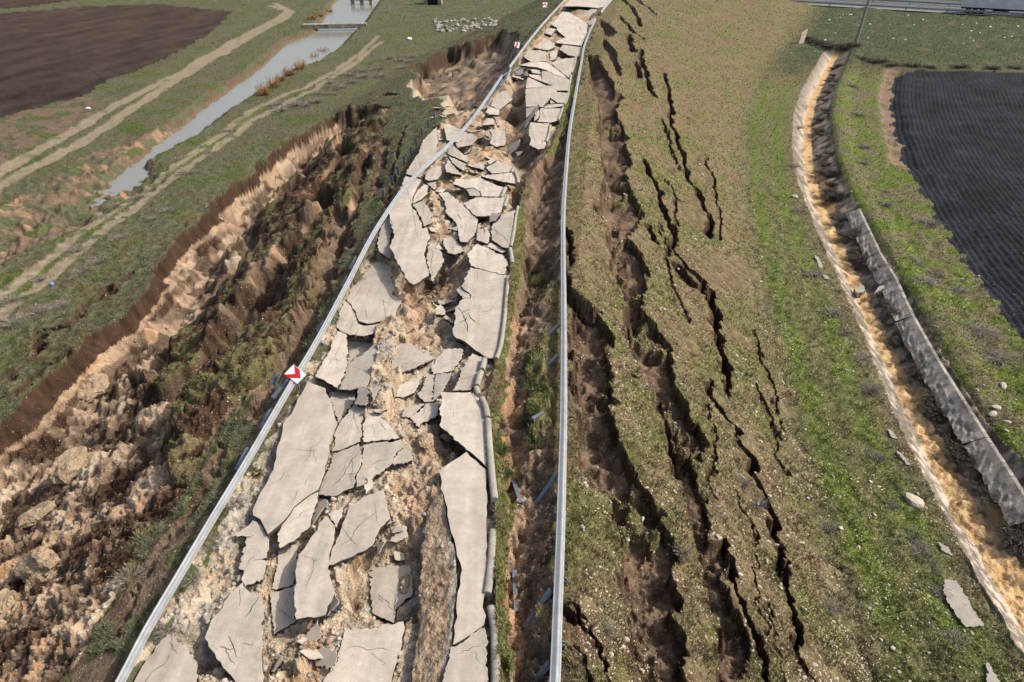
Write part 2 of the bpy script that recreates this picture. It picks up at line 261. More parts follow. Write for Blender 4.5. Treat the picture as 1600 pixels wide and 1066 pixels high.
# ------------------------------------------------------------------ broken road slabs (outline, height, tilt, label)
CR = {'a': (200, 866, 5.33), 'b': (480, 866, 5.33), 'c': (300, 700, 5.33), 'd': (500, 700, 5.33), 'e': (400, 560, 5.33), 'f': (560, 540, 5.33),
      'g': (480, 400, 5.33), 'h': (580, 300, 5.33), 'i': (580, 170, 5.33), 'j': (680, 110, 7.614), 'k': (780, 90, 10.66), 'l': (800, 0, 8.883)}
def cpx(c, pts):
    ox, oy, s = CR[c]; return [(ox+x/s, oy+y/s) for x, y in pts]
SL = [
('a', 0.0, 0, 0, 'beige slab at the near end, its left side along the leaning guardrail', [(50,1066),(180,850),(330,660),(440,740),(560,880),(578,930),(568,1066),(560,1260),(-60,1260)]),
('a', -.05, .02, 0, 'large beige slab at the near end with long hairline cracks and a dirty left edge', [(955,230),(960,260),(1015,320),(1100,330),(1120,420),(1120,650),(1110,800),(1120,1066),(1125,1250),(1050,1250),(900,1066),(860,1010),(790,940),(700,800),(640,700),(690,560),(760,480),(850,330)]),
('a', -.05, .03, 0, 'small beige slab above the large near slab, a short crack cutting its top', [(1000,40),(1130,48),(1160,65),(1135,150),(1125,205),(975,262),(945,215),(965,160)]),
('c', -.02, .02, .02, 'beige piece at the bottom tip of the long left slab, with an orange spot', [(505,600),(575,640),(625,730),(638,800),(620,915),(520,930),(440,1020),(385,1000),(450,800),(450,690)]),
('c', -.55, -.12, .05, 'narrow sunken slab half in the shadow of the slab on its right', [(720,860),(760,820),(840,797),(880,820),(876,900),(862,1066),(850,1100),(837,1140),(700,1180),(664,1170),(692,1060),(715,950)]),
('a', -.6, -.1, .05, 'small sunken slab below the narrow shaded one, pointed at its foot', [(1182,320),(1215,318),(1370,272),(1388,245),(1390,400),(1392,558),(1300,612),(1215,665),(1205,520),(1192,430)]),
('c', -.05, .04, 0, 'tall slab with a ragged pale upper left edge beside the shaded narrow slab', [(1120,565),(1188,668),(1185,760),(1146,860),(1128,1000),(1165,1119),(1184,1199),(1106,1386),(868,1424),(855,1279),(866,1093),(872,960),(890,890),(935,840),(990,745),(1045,685),(1065,620)]),
('c', -.05, .03, 0, 'little triangular slab between two forking cracks', [(1135,555),(1190,522),(1265,488),(1245,560),(1198,655)]),
('d', -.1, .03, .03, 'broad grey slab with a concave lower right edge and a thin red crack', [(242,492),(330,435),(530,335),(560,450),(580,590),(500,660),(460,740),(435,810),(250,910),(75,975),(92,890),(152,740),(182,660),(222,560)]),
('c', .1, .0, .0, 'longest slab of the road, pale beige, in front of the chevron sign', [(963,-561),(1113,-496),(1170,-326),(1212,-206),(1170,-106),(1140,14),(1126,100),(1085,250),(1050,345),(935,415),(845,487),(765,597),(700,655),(630,715),(590,635),(570,590),(510,560),(505,520),(540,440),(600,330),(680,180),(735,-60),(760,-200),(850,-330),(930,-480)]),
('c', .0, .05, .02, 'beige wedge below the longest slab, split off by a curved crack', [(1050,368),(1042,450),(1000,560),(983,650),(930,690),(850,770),(730,830),(710,720),(750,642),(800,572),(860,492),(950,412)]),
('c', -.45, .55, .1, 'small dark grey slab sunk between two pale ones at a black gap', [(1045,418),(1125,435),(1135,460),(1088,510),(1048,570),(1002,640),(1003,570),(1040,480)]),
('e', -.15, .16, .05, 'grey slab shattered by a star shaped crack', [(855,712),(868,762),(878,850),(858,920),(824,965),(814,1066),(640,1148),(517,1130),(537,1066),(590,950),(662,792)]),
('e', -.2, .14, .02, 'grey slab left of the long winding crack, tapering at its top', [(815,385),(835,397),(910,398),(918,440),(868,540),(878,610),(868,690),(800,717),(700,762),(635,772),(657,700),(652,620),(692,545)]),
('e', -.15, .06, 0, 'triangular slab right of the long winding crack', [(932,395),(990,422),(1050,502),(1195,662),(1000,685),(893,695),(895,600),(886,550),(930,470)]),
('e', -.12, .05, 0, 'wide five sided slab under the triangular one', [(897,718),(1200,684),(1245,712),(1140,818),(1126,880),(1040,945),(870,1060),(838,1068),(838,965),(872,920),(888,800)]),
('e', -.12, .03, 0, 'small rounded slab corner broken off the wide five sided slab', [(1258,718),(1310,830),(1298,850),(1150,888),(1136,872),(1147,830)]),
('e', -.45, .08, .06, 'four sided slab wedged low between the longest slab and a grey one', [(605,278),(780,276),(835,292),(808,368),(687,535),(642,418)]),
('e', .1, .4, .1, 'small dark raised slab with square corners at the head of the winding crack', [(850,242),(927,238),(922,388),(820,378),(846,312)]),
('g', -.7, .12, .1, 'sunken slab under a black overhang, a triangular shadow on it', [(345,705),(550,725),(540,755),(435,852),(368,885),(348,890)]),
('g', -.1, .2, -.05, 'curved grey slab rising to the right beside the gravel ridge', [(590,712),(575,820),(540,950),(515,1040),(490,1085),(424,1095),(352,1118),(262,1108),(312,960),(347,905),(402,870)]),
('g', .05, .0, .0, 'beige slab with a dark vertical crack just above the longest slab', [(250,625),(328,655),(336,760),(332,895),(296,1005),(248,1095),(160,1048),(65,998),(150,850),(200,760)]),
('g', -.35, .0, -.05, 'large beige slab with a curved cast shadow below the overhanging giant slab', [(600,40),(695,80),(705,200),(728,290),(700,310),(785,372),(757,430),(738,480),(718,520),(650,537),(500,562),(432,543),(403,460),(325,352),(370,270),(480,150),(560,60)]),
('g', -.25, .0, .0, 'beige slab corner left of a black crack beside the guardrail', [(312,368),(368,430),(406,530),(436,572),(470,580),(425,620),(398,655),(350,655),(245,600),(272,470)]),
('g', -.15, .06, -.12, 'small slab lifted over a black hollow with a rounded lower edge', [(475,583),(560,575),(605,562),(560,640),(470,665),(402,660),(432,612)]),
('g', -.25, .02, .02, 'lone triangular slab lying on the rubble in the middle of the road', [(770,705),(860,742),(1060,850),(1000,880),(850,950),(667,993),(722,850)]),
('g', -.3, .15, -.05, 'grey slab with a crumbled top edge right of the lone triangular slab', [(1150,775),(1300,770),(1288,850),(1200,960),(1050,983),(1032,930),(1102,830)]),
('f', -.35, .05, 0, 'curved slab with a sagging lower edge above the orange soil hollow', [(342,332),(518,247),(508,320),(468,388),(380,428),(312,425)]),
('f', -.35, .03, .03, 'narrow upright slab between two cracks above the leaf shaped slab', [(570,242),(627,242),(625,330),(606,465),(550,468),(492,410),(540,340)]),
('f', -.3, .3, .02, 'grey slab sloping down to the right above the big kerbside slab', [(640,242),(777,228),(738,310),(688,400),(614,465),(634,350)]),
('f', -.45, .06, .05, 'small leaf shaped slab with a ragged right edge', [(546,482),(436,600),(362,590),(382,522)]),
('f', -.4, .12, -.05, 'cupped slab with a bright turned up lip and a dark triangle of shade', [(562,478),(672,480),(662,570),(638,595),(515,650),(510,683),(434,605),(549,512)]),
('f', 0, 0, 0, 'big pale slab along the white gutter pipe', [(690,388),(930,388),(1010,440),(1046,550),(1056,700),(1072,1015),(1000,945),(900,865),(690,682),(682,550)]),
('f', -.05, .0, 0, 'pale slab behind the big kerbside slab, its left side torn in steps', [(945,65),(1035,102),(998,250),(958,340),(930,368),(782,374),(840,290),(852,200)]),
('g', -.03, .0, 0, 'long pale slab beside the kerb with a cluster of star cracks', [(1360,95),(1660,160),(1645,430),(1610,700),(1560,850),(1510,850),(1370,757),(1217,658),(1232,430),(1300,355),(1362,352),(1368,328),(1285,250)]),
('g', -.1, .15, 0, 'small grey corner piece left of the long kerbside slab', [(1240,282),(1278,252),(1360,330),(1355,348),(1300,350)]),
('g', -.3, .1, 0, 'splinter of slab beside the cluster of star cracks', [(1157,492),(1213,540),(1217,562),(1132,510)]),
('g', -.35, .02, 0, 'small pale slab lying left of the star cracks', [(1068,440),(1110,402),(1148,450),(1148,488),(1070,485)]),
('h', 0, .02, 0, 'wide pale slab shaped like a fan at the kerb', [(885,432),(950,462),(1050,513),(1090,523),(1137,582),(1110,688),(980,658),(832,615),(802,510)]),
('h', .05, .12, .0, 'tall grey slab with a slanting crack along the leaning kerb', [(1195,150),(1180,250),(1148,468),(1090,458),(1002,398),(1002,290),(1060,200)]),
('h', -.05, .03, .0, 'small slab with little holes left of the tall grey slab', [(880,322),(960,292),(986,350),(982,400),(966,428),(880,398)]),
('h', -.1, .0, .0, 'thin bright sliver of slab above the fan shaped one', [(990,423),(1130,482),(1128,495),(1080,503),(962,450)]),
('h', .1, .6, .0, 'small dark upright slab wedged between three pale ones', [(990,177),(1073,182),(1030,238),(987,250)]),
('h', 0, .05, .0, 'wide slab with a straight top edge and a notched lower edge', [(768,97),(870,47),(1113,47),(1103,110),(1073,175),(1000,178),(985,198),(870,203),(830,160)]),
('h', -.1, .0, .0, 'long tongue shaped slab with a broken orange tip', [(560,8),(640,2),(790,132),(830,172),(888,230),(878,300),(860,358),(800,418),(745,413),(727,330),(702,250),(622,170),(617,80)]),
('h', -.3, .02, .0, 'lone oval slab among grey rubble', [(610,382),(660,382),(710,402),(772,495),(690,518),(640,508),(602,430)]),
('h', -.35, .1, -.02, 'rounded slab with a curved fold line right of the giant slab', [(490,422),(545,432),(590,512),(600,580),(570,640),(510,742),(480,640),(462,560),(472,470)]),
('i', .35, .0, -.02, 'giant slab with a jagged foot hanging over the hollow', [(285,560),(340,574),(418,592),(376,670),(345,740),(328,797),(396,900),(430,1000),(490,1060),(450,1180),(440,1220),(460,1300),(480,1385),(400,1440),(350,1463),(310,1440),(220,1290),(180,1190),(152,1150),(190,1060),(153,900),(150,850),(200,740),(250,650)]),
('i', .15, .0, .0, 'pale strip of road between the row of steel posts and the loose guardrail', [(545,152),(554,250),(548,360),(500,440),(440,520),(410,572),(340,557),(287,540),(330,460),(400,360),(430,270),(470,220)]),
('i', .1, .03, .0, 'slab with a pointed top along the dark diagonal crack', [(442,627),(473,640),(463,710),(418,753),(345,785),(362,710)]),
('i', .05, .03, .0, 'block shaped slab with a dark lower edge right of the giant slab', [(348,797),(428,767),(488,840),(513,940),(440,977),(422,920)]),
('h', .0, .03, .02, 'dirty brown slab between the guardrail and the giant slab', [(130,212),(158,222),(183,300),(160,370),(146,450),(172,500),(163,558),(100,518),(62,488),(52,420),(80,300)]),
('i', .05, .05, .0, 'grey slab with a black crack above it below the loose guardrail', [(472,512),(578,472),(588,530),(550,588),(470,598),(445,585)]),
('i', -.1, .1, .0, 'thin pale sliver pointing down from the grey slab below the guardrail', [(445,600),(538,605),(536,660),(520,670)]),
('i', -.1, .05, .0, 'small flat chip above the tongue shaped slab', [(532,688),(628,662),(590,695)]),
('i', .1, .0, .0, 'pale slab half covered by the loose guardrail, pointed at its top left', [(597,132),(640,127),(760,182),(800,200),(720,280),(632,263),(622,210)]),
('i', .1, .08, .0, 'crumpled slab arching over a black hollow right of the loose guardrail', [(772,205),(840,207),(888,240),(840,298),(720,323),(702,290)]),
('i', -.35, .1, .1, 'grey slab hanging below the arched one in the black hollow', [(762,342),(833,312),(820,358),(780,373)]),
('i', .05, .0, .0, 'narrow pale slab with a pointed right end just below the loose guardrail', [(642,332),(690,312),(810,422),(800,446),(642,378)]),
('i', .03, .0, .0, 'pale slab with a slanting right side under the narrow pointed one', [(642,392),(787,457),(768,518),(672,445)]),
('i', .03, .0, .0, 'pale slab with a dark heavy lower edge beside a gravel gap', [(640,422),(668,457),(752,553),(627,528),(617,480)]),
('i', .05, .0, .06, 'wedge shaped slab ending at the curved white kerb', [(912,560),(1170,532),(1205,600),(1213,628),(1050,598)]),
('i', .05, .02, .02, 'hump backed slab above the wedge shaped one', [(957,492),(1050,437),(1140,452),(1168,490),(1158,528),(1000,538)]),
('i', .05, .02, .0, 'small slab at the left shoulder of the hump backed one', [(962,437),(1010,417),(1038,430),(982,463)]),
('i', -.1, .0, .12, 'long tilted slab with its dark underside edge showing', [(842,470),(910,442),(943,480),(938,510),(792,467)]),
('i', .0, .0, .0, 'wavy topped slab with a wide right end near the kerb', [(682,622),(710,582),(800,592),(890,572),(960,602),(1108,660),(1080,733),(922,728),(912,690),(852,655),(782,663)]),
('i', -.05, .1, .02, 'grey slab curving under the wavy topped one', [(792,668),(850,658),(908,700),(906,728),(822,723)]),
('j', .0, .2, .05, 'brownish grey slab beside the tangled steel cables', [(800,247),(858,242),(912,350),(770,463),(652,420),(702,330)]),
('j', .0, .0, .0, 'pale slab under the brownish grey one, right of the loose guardrail', [(602,500),(640,428),(762,467),(752,533),(640,518)]),
('j', .0, .02, .0, 'small pale slab with a flat lower edge on the tan rubble', [(562,650),(640,572),(690,572),(700,643)]),
('j', -.05, .05, .0, 'pale splinter standing right of the small flat edged slab', [(697,547),(758,610),(758,660),(740,653)]),
('j', -.2, .1, .05, 'bluish grey slab with shattered top left corner, half sunk in rubble', [(642,702),(760,712),(828,712),(838,800),(828,888),(720,908),(652,868),(682,780)]),
('j', -.1, .1, .0, 'small chip leaning on the top right of the bluish grey slab', [(752,708),(838,662),(838,708)]),
('j', -.2, .0, .0, 'small broken slab corner left of the bluish grey slab', [(592,722),(645,712),(638,790),(602,770)]),
('j', -.3, .8, .2, 'dark sail shaped slab standing on edge in the brown trench', [(1008,818),(990,880),(940,950),(890,998),(862,900)]),
('j', -.6, .6, .1, 'small dark slab lying right of the sail shaped one', [(952,970),(1048,962),(980,1018)]),
('j', .0, .0, .0, 'last slab of the far lane, its lower left side torn ragged', [(1127,622),(1358,632),(1330,838),(1290,928),(1222,938),(1122,888),(1140,830),(1112,740)]),
('j', .05, .0, .0, 'pale far lane slab with a dark oil spot', [(1252,453),(1508,453),(1458,588),(1370,622),(1217,608),(1250,540)]),
('j', .0, .05, .0, 'small slab left of the far lane slab with the oil spot', [(1190,473),(1228,462),(1246,530),(1212,578),(1182,598)]),
('j', -.3, .9, .1, 'long dark slab slipping down the trench beside the far lane', [(1230,402),(1188,500),(1100,650),(1062,698),(1082,590),(1160,480)]),
('k', .05, .0, .0, 'pale slab left of the slanting crack in the far lane', [(457,410),(472,332),(500,334),(770,463),(700,495),(442,508)]),
('k', .08, .05, .0, 'broadest far lane slab with a central short crack', [(705,225),(820,228),(940,295),(1165,368),(1160,548),(950,550),(960,575),(1148,590),(1098,752),(970,750),(843,665),(832,700),(718,826),(640,815),(450,820),(438,680),(442,515),(704,502),(775,468),(890,468),(712,400),(702,270)]),
('k', .0, .03, .0, 'small far slab under the black gap below the bright strip', [(502,172),(560,162),(678,222),(688,275),(560,258)]),
('k', .03, .02, .0, 'small wedge of the far lane above the slanting crack', [(492,282),(680,292),(697,330),(700,396),(512,316)]),
('k', .15, -.03, .05, 'bright curved strip of road arching over a black gap', [(332,127),(500,82),(760,72),(820,112),(935,175),(1010,240),(1155,348),(1155,360),(930,282),(820,222),(640,162),(420,137)]),
('k', .2, .12, .05, 'sloping grey slab at the right of the bright curved strip', [(872,97),(1000,32),(1270,2),(1198,250),(1163,342),(1025,235),(950,180)]),
('k', -.1, .3, .1, 'grey slab bending down at the lower left of the far lane', [(452,832),(600,824),(655,795),(568,890),(500,950),(452,998)]),
('k', .0, .0, .0, 'tiny triangular slab between two dark cracks of the far lane', [(850,695),(940,758),(854,765)]),
('k', .05, .02, .0, 'narrow band of slab above the oil spotted one', [(742,835),(830,782),(1098,768),(1068,802),(860,838)]),
('k', -.2, .5, .2, 'dark round cornered slab at the end of the crushed guardrail', [(232,220),(290,162),(388,192),(398,260),(340,298)]),
('k', -.25, .6, .1, 'dark slab tilted between the round cornered one and the far lane', [(372,142),(428,152),(478,270),(468,308),(422,308),(402,200)]),
('k', -.3, -.1, .2, 'thin bright slab edge lying under the dark round cornered slab', [(202,287),(300,322),(408,352),(398,370),(232,320)]),
('k', .0, .05, .0, 'small slab left of the curved crack at the oil spotted slab', [(592,882),(648,852),(686,930),(676,968),(602,948)]),
('l', .05, .0, .0, 'unbroken end of the road at the top of the photo', [(722,90),(800,0),(980,-200),(1560,-200),(1440,-60),(1380,20),(1270,98),(1180,113),(1070,98),(900,88)]),
('l', .1, .02, .0, 'large humped slab below the dark hollow at the top of the road', [(542,340),(700,162),(790,172),(930,252),(1048,340),(1038,480),(970,636),(622,598),(605,572),(740,518),(615,412),(632,390)]),
('l', .0, .06, .0, 'small slab at the left of the torn triangular hole', [(492,382),(600,402),(606,412),(548,490),(480,468),(455,455)]),
('l', .05, .0, .05, 'pale slab with a rounded right end below the triangular hole', [(312,650),(460,532),(518,562),(588,612),(596,650),(500,698),(340,668)]),
('l', .1, .02, .0, 'four sided pale slab under the large humped slab', [(655,690),(705,622),(955,657),(918,788),(785,768),(695,710)]),
('l', .05, .0, .05, 'pale far slab with a gap of soil at its right', [(163,790),(222,692),(475,717),(475,848),(272,863)]),
('l', -.1, .15, .0, 'grey slab with a tan soil patch behind it', [(525,722),(635,694),(626,760),(606,818),(534,838)]),
('l', -.3, .3, .25, 'dark tilted slab in the hollow under the top of the road', [(932,230),(1100,125),(1175,128),(1165,180),(1080,258),(1000,278)]),
('l', -.2, .3, .1, 'dark slab leaning below the tilted one beside the right guardrail', [(1044,312),(1156,235),(1146,360),(1074,368)]),
('l', -.1, .25, .0, 'small dark slab right of the humped slab edge', [(1062,372),(1128,392),(1062,478),(1048,440)]),
('b', -1.1, .06, .03, 'sunken slab in a deep hole, one side in black shadow', [(532,120),(730,97),(862,92),(866,180),(876,330),(742,450),(722,573),(622,530),(547,490),(532,350)]),
('b', -.6, .0, .04, 'broad slab at the near end beside the tan earth ridge', [(313,638),(560,612),(800,562),(808,600),(786,760),(722,950),(692,1066),(690,1220),(40,1220),(130,1066),(232,900),(283,760)]),
('d', .0, .0, .0, 'long narrow slab between the tan earth ridge and the gutter', [(987,190),(1100,112),(1220,32),(1386,182),(1393,440),(1386,700),(1388,935),(1373,1183),(1363,1470),(1108,1634),(1135,1335),(1184,1015),(1142,900),(1092,700),(1062,560),(1042,440)]),
('b', .0, .0, .0, 'slab at the bottom edge beside the gutter below a dotted crack', [(1475,612),(1498,680),(1490,900),(1490,1220),(1128,1220),(1130,1050),(1162,930),(1203,772)]),
('b', -.3, .8, .0, 'small black faced slab leaning at the foot of the tall ragged slab', [(222,325),(263,400),(168,508),(192,430)]),
('d', -.7, .6, .1, 'small grey slab chip stuck in the rubble below the broad grey slab', [(472,805),(520,772),(538,790),(490,878)]),
('a', -.8, .2, .5, 'small slab fragment standing in the tan rubble at the bottom', [(1192,975),(1275,840),(1282,885),(1215,985)]),
]
HAIR = [  # hairline cracks: slab index, crop, points, width (m)
(1,'a',[(1090,360),(1035,430),(1020,480),(975,525)],.025),(1,'a',[(840,680),(875,760),(905,860)],.02),(1,'a',[(930,280),(925,430)],.012),
(0,'a',[(362,690),(360,800)],.012),(8,'d',[(180,660),(250,750),(320,810)],.012),(9,'e',[(340,758),(505,770)],.02),(9,'e',[(130,1050),(205,1010),(250,940)],.012),
(12,'e',[(868,768),(800,840),(772,900),(735,965),(690,1020),(640,1070)],.028),(12,'e',[(735,968),(824,962)],.018),(13,'e',[(835,400),(820,440),(812,510)],.012),
(15,'e',[(890,918),(975,905)],.012),(21,'g',[(280,720),(240,830),(255,960)],.014),(22,'g',[(630,360),(645,430),(655,520)],.02),(22,'g',[(475,400),(490,470),(500,540)],.016),(22,'g',[(455,250),(410,320),(372,368)],.02),
(34,'g',[(1350,440),(1290,475),(1330,560),(1335,630)],.05),(34,'g',[(1290,475),(1255,430)],.03),(34,'g',[(1340,470),(1360,520),(1395,550)],.03),(34,'g',[(1270,555),(1320,535),(1330,510)],.04),(34,'g',[(1410,130),(1425,210)],.016),
(39,'h',[(1002,310),(1080,350),(1130,402)],.02),(40,'h',[(935,300),(945,340)],.06),(44,'h',[(622,165),(700,155),(740,155)],.03),(44,'h',[(720,180),(745,230)],.05),(47,'h',[(150,205),(185,290)],.03),
(82,'k',[(820,494),(752,494),(765,560)],.14),(82,'k',[(1165,385),(1040,405)],.05),(95,'l',[(1040,350),(960,370),(945,400),(975,425)],.05),(87,'k',[(770,70),(745,130)],.09),
(35-1,'g',[(1500,690),(1510,700)],.04),(32,'f',[(940,395),(985,470),(1010,520)],.02)]
def slab_plane(c, z, gx, gy, pts):
    px = np.array(cpx(c, pts)); cen = P(px[:, 0].mean(), px[:, 1].mean(), z)
    d = ray(px[:, 0], px[:, 1])
    # z = cz+gx(x-cx)+gy(y-cy) along the ray
    k = d[:, 2]-gx*d[:, 0]-gy*d[:, 1]; t = (z-gx*cen[0]-gy*cen[1]-CAM_H)/k
    return d*t[:, None]+np.array([0, 0, CAM_H]), (cen, gx, gy)
def zplane(pl, X, Y): return pl[0][2]+pl[1]*(X-pl[0][0])+pl[2]*(Y-pl[0][1])
SLABS = []
for (c, z, gx, gy, lab, pts) in SL:
    w3, pl = slab_plane(c, z, gx, gy, pts); SLABS.append((w3, pl, lab))
def build_slab(i, w3, pl, lab, thick=.17, name='asphalt_piece'):
    rr = random.Random(i*31+5); cen = pl[0]
    size = np.linalg.norm(w3.max(0)-w3.min(0)); step = max(.05, min(.22, size/30)); dist = np.linalg.norm(cen[:2]); step = max(step, dist*.0018)
    out = []
    n = len(w3); gn = np.array([-pl[1], -pl[2], 1.0]); gn /= np.linalg.norm(gn)
    for a in range(n):
        A, B = w3[a], w3[(a+1) % n]; L = np.linalg.norm(B-A); k = max(1, int(L/step)); t2 = (B-A)/max(L, 1e-6); nn = np.cross(gn, t2)
        amp = min(.05, L*.06)
        for j in range(k):
            q = A+(B-A)*j/k
            if j: q = q+nn*rr.uniform(-amp, amp)
            out.append(q)
    out = np.array(out)-cen
    m = len(out); cx = out.mean(0)
    def ring(dz, inset, jit):
        r = out.copy(); r = r-gn*dz
        for q in range(m):
            d = cx-out[q]; L = np.linalg.norm(d)
            r[q] += d/max(L, .01)*min(inset+rr.uniform(-jit, jit), L*.4)
        return r
    t = thick
    R = [out, ring(.018, -.006, .006), ring(t*.5, .02, .03), ring(t, .05, .05)]
    V = np.concatenate(R); F = []; mi = []
    tri = tessellate_polygon([[Vector((p[0], p[1], 0)) for p in out]])
    for f in tri:
        a, b, c_ = [int(q) for q in f]
        v1 = out[b]-out[a]; v2 = out[c_]-out[a]
        if v1[0]*v2[1]-v1[1]*v2[0] < 0: b, c_ = c_, b
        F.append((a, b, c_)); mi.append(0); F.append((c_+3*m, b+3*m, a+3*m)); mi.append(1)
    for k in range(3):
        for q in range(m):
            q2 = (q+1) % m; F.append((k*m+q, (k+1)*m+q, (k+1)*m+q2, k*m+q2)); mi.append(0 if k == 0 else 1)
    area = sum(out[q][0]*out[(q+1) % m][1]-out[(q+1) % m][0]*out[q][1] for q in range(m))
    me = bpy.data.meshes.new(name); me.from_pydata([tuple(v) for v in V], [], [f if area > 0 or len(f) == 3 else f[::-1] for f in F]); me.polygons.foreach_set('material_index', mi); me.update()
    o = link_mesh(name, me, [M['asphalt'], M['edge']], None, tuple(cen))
    tag(o, lab, 'road slab', 'broken slabs of the collapsed road')
    return o
slab_obj = [build_slab(i, w3, pl, lab) for i, (w3, pl, lab) in enumerate(SLABS)]
RH = random.Random(3)
for i, (c, z, gx, gy, lab, pts) in enumerate(SL):                   # more hairlines across the larger slabs
    w3 = SLABS[i][0]; size = np.linalg.norm(w3.max(0)-w3.min(0)); dist = np.linalg.norm(SLABS[i][1][0][:2])
    if size < 1.6 or dist > 60: continue
    p2 = np.array(pts, float); c2 = p2.mean(0)
    for _ in range(RH.choice([1, 2, 2, 3])):
        a, b = RH.sample(range(len(p2)), 2); A_ = c2+(p2[a]-c2)*RH.uniform(.5, .9); B_ = c2+(p2[b]-c2)*RH.uniform(.05, .7); q = [A_+(B_-A_)*k/4+np.array([RH.uniform(-1, 1), RH.uniform(-1, 1)])*.07*np.linalg.norm(B_-A_)*(0 < k < 4) for k in range(5)]
        wpx = np.array(cpx(c, q)); d_ = P(wpx[:, 0], wpx[:, 1], z)
        if inside(d_[:, 0], d_[:, 1], w3).all(): HAIR.append((i, c, [tuple(x) for x in q], RH.uniform(.008, .016)*(1+dist/60)))
for (si, c, pts, wd) in HAIR:
    px = np.array(cpx(c, pts)); pl = SLABS[si][1]; d = ray(px[:, 0], px[:, 1]); k = d[:, 2]-pl[1]*d[:, 0]-pl[2]*d[:, 1]
    t = (pl[0][2]-pl[1]*pl[0][0]-pl[2]*pl[0][1]-CAM_H)/k; q = d*t[:, None]+np.array([0, 0, CAM_H])
    rr = random.Random(si+len(pts)*7); pp = []
    for a, b in zip(q[:-1], q[1:]):
        n_ = max(2, int(np.linalg.norm(b-a)/.12))
        for j in range(n_): pp.append(a+(b-a)*j/n_+np.array([rr.uniform(-.03, .03), rr.uniform(-.03, .03), 0])*(1 if j else 0))
    pp.append(q[-1]); pp = np.array(pp); V = []; F = []; n_ = len(pp)
    for j in range(n_):
        tt = pp[min(j+1, n_-1)]-pp[max(j-1, 0)]; s = np.array([-tt[1], tt[0], 0]); s /= max(np.linalg.norm(s), 1e-6)
        ww = wd*(.35+.65*math.sin(math.pi*(j+.3)/(n_)))*rr.uniform(.5, 1.1)
        for sg in (-1, 1):
            p = pp[j]+s*ww*sg*.5; p[2] = zplane(pl, p[0], p[1])+.004; V.append(p-pl[0])
        if j: F.append((2*j-2, 2*j-1, 2*j+1, 2*j))
    me = bpy.data.meshes.new('crack'); me.from_pydata([tuple(v) for v in V], [], F); me.update()
    link_mesh('crack', me, M['crack'], slab_obj[si])
# ------------------------------------------------------------------ the ground: one dense sheet, height and cover worked out per vertex
STEP = 1.7; US = np.arange(-260, 1861, STEP); VS = np.arange(-121, 1335, STEP); NU, NV = len(US), len(VS)
uu, vv = np.meshgrid(US, VS); ZP = -3.0
g0 = P(uu.ravel(), vv.ravel(), ZP); X = g0[:, 0].copy(); Y = g0[:, 1].copy()
dep = np.hypot(Y*cp, (CAM_H-ZP)*sp_)
colsp = STEP*(Y*cp+(CAM_H-ZP)*sp_)/FPX; rowsp = np.abs(np.gradient(Y.reshape(NV, NU), axis=0)).ravel()
SP = np.sqrt(colsp*rowsp).astype(np.float32)
def ztable(Z):
    Zg = Z.reshape(NV, NU)
    def f(x, y):
        x = np.asarray(x, float); y = np.asarray(y, float)
        zc = y*cp+(CAM_H-ZP)*sp_; zc = np.maximum(zc, .5)
        u = 800+FPX*x/zc; v = 533-FPX*(y*sp_+(ZP-CAM_H)*cp)/zc
        a = np.clip((u-US[0])/STEP, 0, NU-1.001); b = np.clip((v-VS[0])/STEP, 0, NV-1.001)
        i = a.astype(int); j = b.astype(int); a -= i; b -= j
        return (Zg[j, i]*(1-a)+Zg[j, i+1]*a)*(1-b)+(Zg[j+1, i]*(1-a)+Zg[j+1, i+1]*a)*b
    return f
h0 = H0(X, Y); Z = h0.copy()
# wobble used to roughen every outline
w1 = fbm(X, Y, 2.4, 4, 1, .6, SP); w2 = fbm(X, Y, 2.4, 4, 21, .6, SP); f1 = fbm(X, Y, .45, 3, 31, .6, SP); f2 = fbm(X, Y, .45, 3, 41, .6, SP)
WX, WY = X+.30*w1+.17*f1, Y+.30*w2+.17*f2
big = fbm(X, Y, 9, 3, 51, .5); mid = fbm(X, Y, 1.6, 3, 61, .55, SP); fine = fbm(X, Y, .5, 3, 71, .65, SP); vfine = fbm(X, Y, .16, 2, 81, .7, SP)
clump = fbm(X+.2*w1, Y, .75, 3, 91, .6, SP); blotch = fbm(X, Y, 4.0, 4, 101, .6, SP); blotch2 = fbm(X+50, Y-20, 2.2, 4, 111, .6, SP)
cl, cr, tl, tr = crestL(Y), crestR(Y), toeL(Y), toeR(Y)
onR = (X > cr) & (X < tr+.5); onL = (X < cl) & (X > tl-1)
Z += .22*big*sst(0, 3, np.minimum(np.abs(X-cl), np.abs(X-cr)))
grass = np.ones(X.shape, np.float32); soil_t = np.zeros(X.shape, np.float32)  # soil_t 0 dark topsoil .. 1 tan subsoil, 2 grey gravel
REG = np.zeros(X.shape, np.int8)
lush = np.zeros(X.shape, np.float32); stones = np.zeros(X.shape, np.float32)
rough = np.zeros(X.shape, np.float32)
LAST = {}
def setsoil(m, t, k=1.0):
    global grass, soil_t
    m = np.clip(m*k, 0, 1); soil_t = soil_t*(1-m)+t*m; grass = np.minimum(grass, 1-m)
